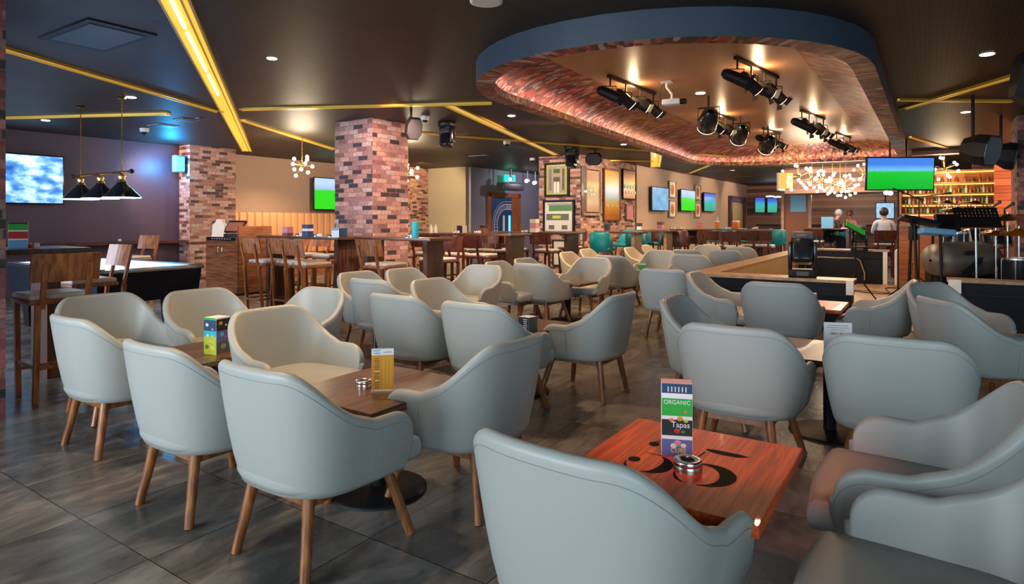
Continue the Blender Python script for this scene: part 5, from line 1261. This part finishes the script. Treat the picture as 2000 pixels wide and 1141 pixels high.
def drum(px, D, z, r, h, label, mk='steel', tilt=0):
    x, y = PD(px, D); t = thing('drum', label, 'drum', (x, y, z), 0, 'drum kit drums'); X = Matrix.Rotation(R(tilt), 4, 'X')
    mb = MB(); mb.T = X; mb.cyl((0, 0, 0), (0, 0, h), r, 'blackgloss', n=24); mb.build('drum_body', t)
    mb = MB(); mb.T = X
    for z_ in (0, h): mb.lathe([(r*1.03, z_-.012), (r*1.03, z_+.012)], (0, 0, 0), mk, 24, False)
    for k in range(8): a = 2*PI*k/8; mb.cyl((r*1.05*math.cos(a), r*1.05*math.sin(a), 0), (r*1.05*math.cos(a), r*1.05*math.sin(a), h), .007, mk, n=5)
    mb.build('chrome_hoops', t)
    mb = MB(); mb.T = X; mb.cyl((0, 0, h), (0, 0, h+.006), r*.97, 'offw', n=24); mb.build('drum_skin', t)
    mb = MB(); mb.cyl((0, 0, 0), (0, 0, -z+.03), .015, mk); [mb.tube([(0, 0, -z+.25), (.2*math.cos(a), .2*math.sin(a), -z+.03)], .009, mk, 5) for a in (0, 2.1, 4.2)]; mb.build('stand', t)
drum(1866, 9.35, 1.0, .17, .15, 'small chrome-hooped snare drum left in the kit'); drum(1903, 9.75, .98, .16, .20, 'rack tom drum in the middle of the kit', tilt=-15); drum(1948, 9.2, .95, .18, .22, 'rack tom drum toward the right of the kit', tilt=-12); drum(1988, 8.75, .42, .22, .38, 'floor tom drum at the right edge of the kit')
for px, D, z, r, lb, tl in ((1850, 10.3, 1.62, .20, 'left high cymbal before the shelves', 6), (1868, 9.8, 1.50, .22, 'wide cymbal level with the lower shelf', -8), (1905, 9.8, 1.60, .21, 'cymbal in front of the right end of the shelves', 5), (1968, 8.7, 1.38, .24, 'cymbal by the brick pillar', -10), (1990, 8.6, 1.18, .22, 'lowest cymbal at the right edge', -12), (1945, 8.8, 1.15, .18, 'hi-hat cymbal right of the perforated stand', -4)):
    x, y = PD(px, D); t = thing('cymbal', lb, 'cymbal', (x, y, z), 0, 'brass cymbals')
    mb = MB(); mb.T = Matrix.Rotation(R(tl), 4, 'Y') @ Matrix.Rotation(R(8), 4, 'X'); mb.lathe([(r, 0), (r*.3, .02), (r*.18, .045), (.01, .05)], (0, 0, 0), 'brass', 28, False); mb.build('bronze_disc', t)
    mb = MB(); mb.cyl((0, 0, .08), (0, 0, -z+.03), .012, 'steel'); [mb.tube([(0, 0, -z+.25), (.2*math.cos(a), .2*math.sin(a), -z+.03)], .009, 'steel', 5) for a in (.5, 2.6, 4.7)]; mb.build('stand', t)
x, y = PD(1908, 8.62); t = thing('music_stand', 'black perforated music stand desk before the drum kit', 'music stand', (x, y, .02), R(-6))
mb = MB(); X = Matrix.Rotation(R(-24), 4, 'X'); mb.T = Matrix.Translation((0, 0, 1.36)) @ X
W_, H_, nx, nz = .58, .30, 12, 7
for i in range(nz): mb.box((0, 0, -H_/2+H_*(i+.5)/nz*1.0), (W_, .004, H_/nz*.62), 'black')
for i in range(nx): mb.box((-W_/2+W_*(i+.5)/nx, .001, 0), (W_/nx*.72, .004, H_), 'black')
mb.box((0, -.03, -H_/2), (W_, .06, .008), 'black'); mb.box((0, -.002, -.08), (W_, .004, .14), 'black'); mb.build('perforated_desk', t)
mb = MB(); mb.cyl((0, 0, 0), (0, .03, 1.3), .014, 'steel'); stand_legs(mb, .25, .3); mb.build('stand', t)
for px, D, z, w, h, lb in ((1850, 9.3, 1.30, .34, .26, 'dark tilted panel behind the keyboards'), (1878, 9.25, .36, .9, .62, 'black flight case under the covered drum')):
    x, y = PD(px, D); tag((lambda m: (m.box((0, 0, 0), (w, .06 if z > 1 else .3, h), 'black', T=Matrix.Rotation(R(-14 if z > 1 else 0), 4, 'X'), bev=.01), m.cyl((0, 0, 0), (0, .0, -z+.02), .015, 'black'), m.build('equipment_case', None, (x, y, z)))[2])(MB()), lb, 'equipment case', 'black stage cases')
x, y = PD(1995, 8.6); tag((lambda m: (m.prism([(-.3, 0), (.3, 0), (.3, .62), (-.0, .62)], -.25, .25, 'navy'), m.build('floor_monitor', None, (x+.05, y, .02), 0))[1])(MB()), 'dark wedge floor monitor at the right edge behind the ledge', 'floor monitor'); bpy.data.objects['floor_monitor'].rotation_euler = (R(90), 0, 0)
x, y = PD(1650, 12.2)
t = thing('floor_cable', 'black cables snaking over the stage floor', 'cable', (x, y, .03), 0)
mb = MB(); rnd = random.Random(2); mb.tube([(-.9+.12*k, .5*math.sin(k*.55)-.6, 0) for k in range(24)], .009, 'black', 6); mb.tube([(-.3+.1*k, -.9+.35*math.sin(k*.4+1), .004) for k in range(22)], .007, 'black', 6); mb.build('cable', t)
x, y = PD(1660, 13.4)
t = thing('loose_cable', 'pale cable looped along the dark stage back wall', 'cable', W(14.82, 1.6), ROT)
mb = MB(); mb.tube([(-.62, -.06, .30), (-.60, -.06, .45), (-.52, -.06, .53), (-.3, -.06, .55), (0, -.06, .54), (.35, -.06, .55), (.42, -.06, .50), (.50, -.06, .25), (.50, -.06, .10)], .014, 'pale', 7); mb.build('cable', t)

# ---------------------------------------------------------------- guests
def ensure_skin(me):
    if not me.skin_vertices:
        bm = bmesh.new(); bm.from_mesh(me); bm.verts.layers.skin.verify(); bm.to_mesh(me); bm.free()
def skinned(name, verts, edges, radii, mk, parent, sub=1):
    me = bpy.data.meshes.new(name); me.from_pydata(verts, edges, []); ensure_skin(me)
    for i, r in enumerate(radii): me.skin_vertices[0].data[i].radius = r if isinstance(r, tuple) else (r, r)
    me.skin_vertices[0].data[0].use_root = True
    me.materials.append(M[mk]); o = bpy.data.objects.new(name, me); COL.objects.link(o); o.parent = parent
    md = o.modifiers.new('skin', 'SKIN'); md.use_smooth_shade = True; s_ = o.modifiers.new('sub', 'SUBSURF'); s_.levels = sub; s_.render_levels = sub
    bpy.context.view_layer.update(); ev = bpy.data.meshes.new_from_object(o.evaluated_get(bpy.context.evaluated_depsgraph_get()))
    o.modifiers.clear(); o.data = ev; return o
def bones():
    V, E_, Rr = [], [], []
    def add(p, r, par=None):
        V.append(p); Rr.append(r); i = len(V)-1
        if par is not None: E_.append((par, i))
        return i
    return V, E_, Rr, add
def person(loc, rz, label, lean=0, shirt='shirt', hair='hair', seat=.80, trousers='darkcloth', headturn=0):
    """seated figure facing local +Y on a high stool"""
    t = thing('person', label, 'person', loc, rz, None); s = seat
    L_ = lambda z: lean*(z-s)              # forward lean
    V, E_, Rr, add = bones()
    pel = add((0, 0, s+.06), (.15, .11)); wa = add((0, L_(s+.2), s+.22), (.135, .095), pel); ch = add((0, L_(s+.4), s+.40), (.155, .105), wa); sh_ = add((0, L_(s+.5), s+.50), (.09, .07), ch)
    nk = add((0, L_(s+.56), s+.56), .05, sh_); hd = add((0, L_(s+.66)+.01, s+.64), .07, nk); tp = add((0, L_(s+.75)+.01, s+.75), .075, hd)
    for sg in (1, -1):
        a = add((sg*.17, L_(s+.48), s+.475), .055, sh_); e = add((sg*.22, L_(s+.3)+.10, s+.24), .043, a); w = add((sg*.14, L_(s+.3)+.33, s+.27), .03, e); h = add((sg*.12, L_(s+.3)+.41, s+.28), .026, w)
        for q in range(5):
            f1 = add((sg*(.085+.018*q), L_(s+.3)+.45+(.01 if q in (1, 2, 3) else -.02), s+.275), .009, h); add((sg*(.085+.018*q), L_(s+.3)+.48+(.01 if q in (2,) else -.005), s+.262), .007, f1)
        hp = add((sg*.10, .06, s+.05), .085, pel); kn = add((sg*.13, .44, s+.03), .062, hp); an = add((sg*.13, .40, s-.42), .04, kn); add((sg*.13, .52, s-.46), .032, an)
    skinned('body', V, E_, Rr, 'skin', t, 1)
    # shirt and trousers as slightly larger skins over the same bones
    V, E_, Rr, add = bones()
    pel = add((0, 0, s+.08), (.165, .125)); wa = add((0, L_(s+.2), s+.22), (.15, .11), pel); ch = add((0, L_(s+.4), s+.40), (.17, .12), wa); sh_ = add((0, L_(s+.5), s+.495), (.11, .085), ch)
    for sg in (1, -1):
        a = add((sg*.17, L_(s+.48), s+.475), .068, sh_); e = add((sg*.22, L_(s+.3)+.10, s+.24), .056, a); add((sg*.145, L_(s+.3)+.31, s+.268), .04, e)
    skinned('shirt', V, E_, Rr, shirt, t, 1)
    V, E_, Rr, add = bones()
    pel = add((0, 0, s+.04), (.165, .125))
    for sg in (1, -1):
        hp = add((sg*.10, .06, s+.05), .098, pel); kn = add((sg*.13, .44, s+.03), .076, hp); add((sg*.13, .41, s-.38), .055, kn)
    skinned('trousers', V, E_, Rr, trousers, t, 1)
    hy = L_(s+.70)+.01
    mb = MB(); mb.sph((0, hy-.02, s+.735), .105, hair, 14, 10, (.92, 1.02, 1.05)); mb.build('hair', t)
    for sg in (1, -1):
        mb = MB(); mb.sph((sg*.03, hy+.088, s+.70), .011, 'paper', 8, 6); mb.sph((sg*.03, hy+.097, s+.70), .006, 'ink', 8, 6); mb.build('eye', t)
        mb = MB(); mb.sph((sg*.085, hy+.0, s+.69), .022, 'skin', 8, 6, (.4, .8, 1.3)); mb.build('ear', t)
    return t
x, y = PD(1727, 14.7); person((x, y, 0), ROT-R(-8), 'person in a white shirt with dark hair, back to us, seated on a high stool', .10)
DARK.put((x-.02, y-.02, 0), ROT+R(8), 'dark high stool carrying the guest in white', GS)
x, y = PD(1612, 17.3); person((x, y, 0), ROT-R(55), 'person in a dark top with patterned sleeves bending over the far high table', .55, 'darkcloth', 'gry')
x, y = PD(1668, 18.6); person((x, y, 0), ROT+R(150), 'person in a pinkish top facing the far high table, hands raised', .30, 'pink', 'brown')
x, y = PD(1795, 15.1); 
# ---------------------------------------------------------------- small things on the high tables
HZ = 1.111
def tent(px, D, z, w, h, faces, label, g='small table cards', rz=0):
    x, y = PD(px, D); return menu_box((x, y, z), ROT+R(rz), w, h, faces, label, 'menu_box', g)
tent(36, 5.25, HZ, .13, .215, [[('dk', .06), ('green', .24), ('paper', .05), ('red', .28), ('paper', .05), ('skyb', .32)], [('paper', .04), ('red', .32), ('brown', .32), ('orange', .32)], [('red', .36), ('paper', .04), ('brown', .26), ('paper', .04), ('orange', .30)], [('dk', .04), ('red', .32), ('paper', .04), ('brown', .26), ('paper', .04), ('orange', .3)]], 'tall food menu box on the high table at the left edge', rz=70)
tent(147, 11.4, .945, .17, .17, [[('paper', .6), ('skyb', .4)], [('paper', 1)], [('paper', 1)], [('paper', .5), ('orange', .5)]], 'white picture cube on the drinks shelf of the plum wall')
tent(562, 9.4, HZ, .11, .13, [[('pink', .7), ('brown', .3)]]*2, 'pinkish menu cube, left on the high table by the cash desk')
tent(601, 8.9, HZ, .11, .17, [[('dkblue', .35), ('paper', .2), ('dkblue', .45)]]*4, 'tall dark blue menu box on the high table by the cash desk')
tent(663, 8.4, HZ, .145, .125, [[('skyb', .25), ('paper', .75)], [('dkblue', 1)]]*2, 'blue and white menu cube against the middle pillar')
x, y = PD(811, 8.1); tag((lambda m: (m.lathe([(.045, 0), (.047, .01), (.047, .19), (.043, .21)], (0, 0, 0), 'cyan', 20), m.build('drink_can', None, (x, y, HZ)))[1])(MB()), 'tall light blue can on the high table right of the pillar', 'can')
for px, D, lb in ((842, 11, 'white napkin stack near the brick pier'), (851, 11.2, 'small white sauce bottle near the brick pier')):
    x, y = PD(px, D); tag((lambda m: (m.lathe([(.03, 0), (.03, .10), (.012, .13), (.012, .16)], (0, 0, 0), 'offw', 12), m.build('sauce_bottle', None, (x, y, HZ)))[1])(MB()), lb.replace('napkin stack', 'sauce bottle, left,'), 'bottle', 'white sauce bottles')
tent(902, 11.4, HZ, .13, .13, [[('dk', 1)], [('offw', 1)]]*2, 'dark and cream card cube before the grey wall')
tent(945, 11.2, HZ, .10, .14, [[('dk', .4), ('brown', .6)]]*2, 'black menu cube in front of the lobby door')
tent(1044, 11.8, HZ, .13, .25, [[('offw', .3), ('pink', .4), ('offw', .3)]]*4, 'tall white card with red emblem beside the panorama frame')
tent(1186, 13.6, HZ, .10, .14, [[('dk', 1)]]*4, 'black card cube above the first teal stool'); tent(1249, 14.6, HZ, .10, .16, [[('dk', .5), ('offw', .5)]]*4, 'black and white card cube above the second teal stool')
tent(1290, 16.2, HZ, .14, .18, [[('brown', .4), ('pink', .6)]]*4, 'brownish card on the table under the first blue television'); tent(1367, 15.6, HZ, .13, .18, [[('pink', .5), ('orange', .5)]]*4, 'pink card on the pale-legged table')
for px, w, lb in ((1401, .09, 'small orange jar with white tip, left on the long high table'), (1437, .17, 'larger orange jar, right on the long high table')):
    x, y = PD(px, 14.9); t = thing('orange_jar', lb, 'jar', (x, y, 1.131), 0, 'orange jars')
    mb = MB(); mb.lathe([(w*.46, 0), (w*.5, .02), (w*.5, .16)], (0, 0, 0), 'orange', 18); mb.build('jar', t); mb = MB(); mb.lathe([(w*.5, .16), (w*.48, .19), (.012, .20), (.01, .20+(.07 if w < .1 else 0))], (0, 0, 0), 'paper', 18); mb.build('lid', t)
tent(1617, 16.7, 1.121, .28, .30, [[('pink', .0001), ('skyb', .98)], [('pink', 1)]]*2, 'blue and pink menu box on the far high table')
SMALL = [(64, 5.35, HZ, 'near the food menu box at the left edge'), (230, 11.8, .945, 'on the drinks shelf'), (583, 9.2, HZ, 'between the pink and tall blue boxes'), (618, 8.8, HZ, 'right of the tall dark blue box'), (646, 8.5, HZ, 'left of the blue and white cube'), (797, 8.2, HZ, 'left of the light blue can'),
         (888, 11.2, HZ, 'left of the dark and cream cube'), (930, 11.2, HZ, 'below the lobby door jamb'), (1022, 11.9, HZ, 'left of the tall white card'), (1312, 16, HZ, 'under the first blue television'), (1330, 16, HZ, 'left of the pink card'), (1420, 14.9, 1.131, 'between the two orange jars'), (1472, 14.9, 1.131, 'at the right end of the long high table')]
for px, D, z, lb in SMALL:
    x, y = PD(px, D); t = thing('condiment_caddy', 'small white and steel ashtray set '+lb, 'table caddy', (x, y, z), ROT, 'small table sets')
    mb = MB(); mb.lathe([(.04, 0), (.04, .03), (.034, .034)], (0, 0, 0), 'steel', 14); mb.build('ashtray_dish', t); mb = MB(); mb.box((.07, 0, .02), (.05, .04, .04), 'paper'); mb.build('sachets', t)

# ---------------------------------------------------------------- small ceiling fittings
def dome(px, py, label, name='ceiling_camera', r=.06, s=1):
    p = ceilpt(px, py); t = thing(name, label, 'security camera', (p.x, p.y, CE), 0, 'dome cameras')
    mb = MB(); mb.lathe([(r, 0), (r*.95, -.05), (r*.8, -.06)], (0, 0, 0), 'white', 20); mb.build('housing', t); mb = MB(); mb.sph((0, 0, -.055), r*.7, 'blackgloss', 14, 8); mb.build('dark_dome', t)
dome(830, 227, 'white dome camera beside the middle pillar'); dome(282, 251, 'white dome camera above the pool room', r=.07); dome(990, 276, 'white camera hanging near the slanted gold channel', r=.07); dome(1040, 309, 'small dome camera before the lobby', r=.07)
for px, py, r, lb in ((950, 3, .10, 'large white round ceiling speaker at the top centre'), (531, 114, .04, 'single small downlight in the dark ceiling'), (256, 190, .05, 'small downlight right of the billiard lamp chains'), (89, 235, .05, 'small downlight at far left of the pool room'),
                      (999, 226, .05, 'small downlight below the canopy tip'), (1218, 282, .05, 'small downlight above the picture wall'), (1340, 312, .06, 'small downlight right of the bright short channel'), (1928, 106, .05, 'small downlight in the dark ceiling at right'), (1886, 219, .05, 'small downlight behind the crossing gold channels'), (1430, 333, .07, 'small far downlight toward the doorway')):
    p = ceilpt(px, py); tag((lambda m: (m.lathe([(r, -.008), (r*1.15, -.004), (r*1.15, 0)], (0, 0, 0), 'bulb' if r < .06 else 'white', 20), m.build('ceiling_downlight', None, (p.x, p.y, CE)))[1])(MB()), lb, 'ceiling light', 'small round ceiling fittings')
for px, py, w, h, lb in ((319, 245, .34, .34, 'square pale air vent above the pool room'), (364, 234, .26, .26, 'round-edged vent right of the square vent'), (391, 231, .10, .10, 'small pale box on the ceiling right of the vents'), (190, 70, .9, .5, 'dark flush ceiling hatch at upper left'), (935, 304, .5, .12, 'long pale vent before the lobby'), (900, 262, .3, .1, 'slim pale vent near the hanging lamp')):
    p = ceilpt(px, py); t = thing('ceiling_vent', lb, 'vent', (p.x, p.y, CE-.006), ROT, 'ceiling vents')
    mb = MB(); mb.box((0, 0, 0), (w, h, .012), 'navy' if w > .8 else 'gry'); mb.build('frame', t); mb = MB(); mb.box((0, 0, -.008), (w*.8, h*.8, .006), 'dk'); mb.build('grille', t)

# ---------------------------------------------------------------- lamps of the room and added fills
WARM = (1, .66, .38)
# warm downlights over the seating (recessed spots)
for u, v, z, pw, a in ((1.5, 2.9, 2.8, 34, 100), (3.2, 3.4, 2.8, 55, 110), (5.2, 4.9, 2.8, 60, 120), (8.0, 5.4, 2.8, 80, 125), (10.5, 5.4, 2.8, 80, 125), (13, 5.2, 2.8, 90, 125), (16.5, 5.0, 2.8, 110, 125), (20, 4.6, 2.8, 120, 130), (24, 4.0, 2.8, 130, 130),
                       (6.2, 9.6, 2.8, 60, 120), (9.5, 9.0, 2.8, 110, 130), (12.0, 10.5, 2.8, 110, 130), (9.0, 12.0, 2.8, 70, 130), (15.5, 8.8, 2.8, 60, 130)):
    light('SPOT', W(u, v, z), pw*1.7, WARM, .08, W(u, v, 0), angle=a, blend=.8, name='downlight')
# added fill spots that brighten the brick faces and the walls
light('SPOT', W(5.6, 5.5, 2.75), 130, (1, .62, .5), .1, W(6.9, 6.8, 1.6), angle=80, name='wall_fill')
light('SPOT', W(5.2, 12.0, 2.75), 110, (1, .60, .45), .1, W(7.3, 12.4, 1.6), angle=80, name='wall_fill')
for u, pw in ((13.5, 110), (16.5, 60), (19.5, 60), (22.5, 70), (25.5, 70)):
    light('SPOT', W(u, 4.9, 2.8), pw, (1, .70, .50), .1, W(u+.2, 6.7, 1.9), angle=85, name='wall_fill')
light('SPOT', W(10.0, 10.4, 2.8), 110, (1, .68, .45), .1, W(10.2, 13.2, 1.5), angle=110, name='wall_fill')
light('SPOT', W(12.2, 11.0, 2.8), 120, (1, .66, .40), .1, W(13.9, 12.2, 1.6), angle=100, name='wall_fill')
light('SPOT', W(16.5, 8.9, 2.8), 55, (.85, .8, 1), .1, W(16.4, 10.8, 1.6), angle=110, name='wall_fill')
light('SPOT', W(10.6, 7.0, 2.8), 130, (1, .68, .5), .1, W(12.8, 7.25, 1.6), angle=80, name='wall_fill')
light('SPOT', W(8.6, 4.6, 2.8), 90, (1, .55, .4), .1, W(6.9, 7.2, 1.4), angle=80, name='wall_fill')
# stage wash from the recess and bar glow
for u, v, pw, c in ((6.5, 2.0, 45, (1, .55, .35)), (9, 1.6, 60, (1, .60, .32)), (12, 1.6, 80, (1, .62, .34)), (14.5, 1.2, 60, (1, .60, .34))):
    light('SPOT', W(u, v, 2.85), pw, c, .1, W(u-.5, v+.2, 0), angle=120, name='stage_wash')
light('POINT', W(17.0, -.4, 2.3), 14, (1, .62, .2), .2, name='bar_glow'); light('POINT', W(16.4, -2.0, 2.0), 35, (1, .35, .12), .2, name='bar_glow')
light('SPOT', W(1.5, .2, 2.8), 45, (1, .20, .08), .05, W(2.9, .95, 0), angle=34, name='red_accent')
for u, v, pw in ((20, 1.5, 150), (24, 2.5, 150), (18.0, 3, 60)): light('POINT', W(u, v, 2.5), pw*.9, (1, .72, .5), .3, name='far_bar_light')
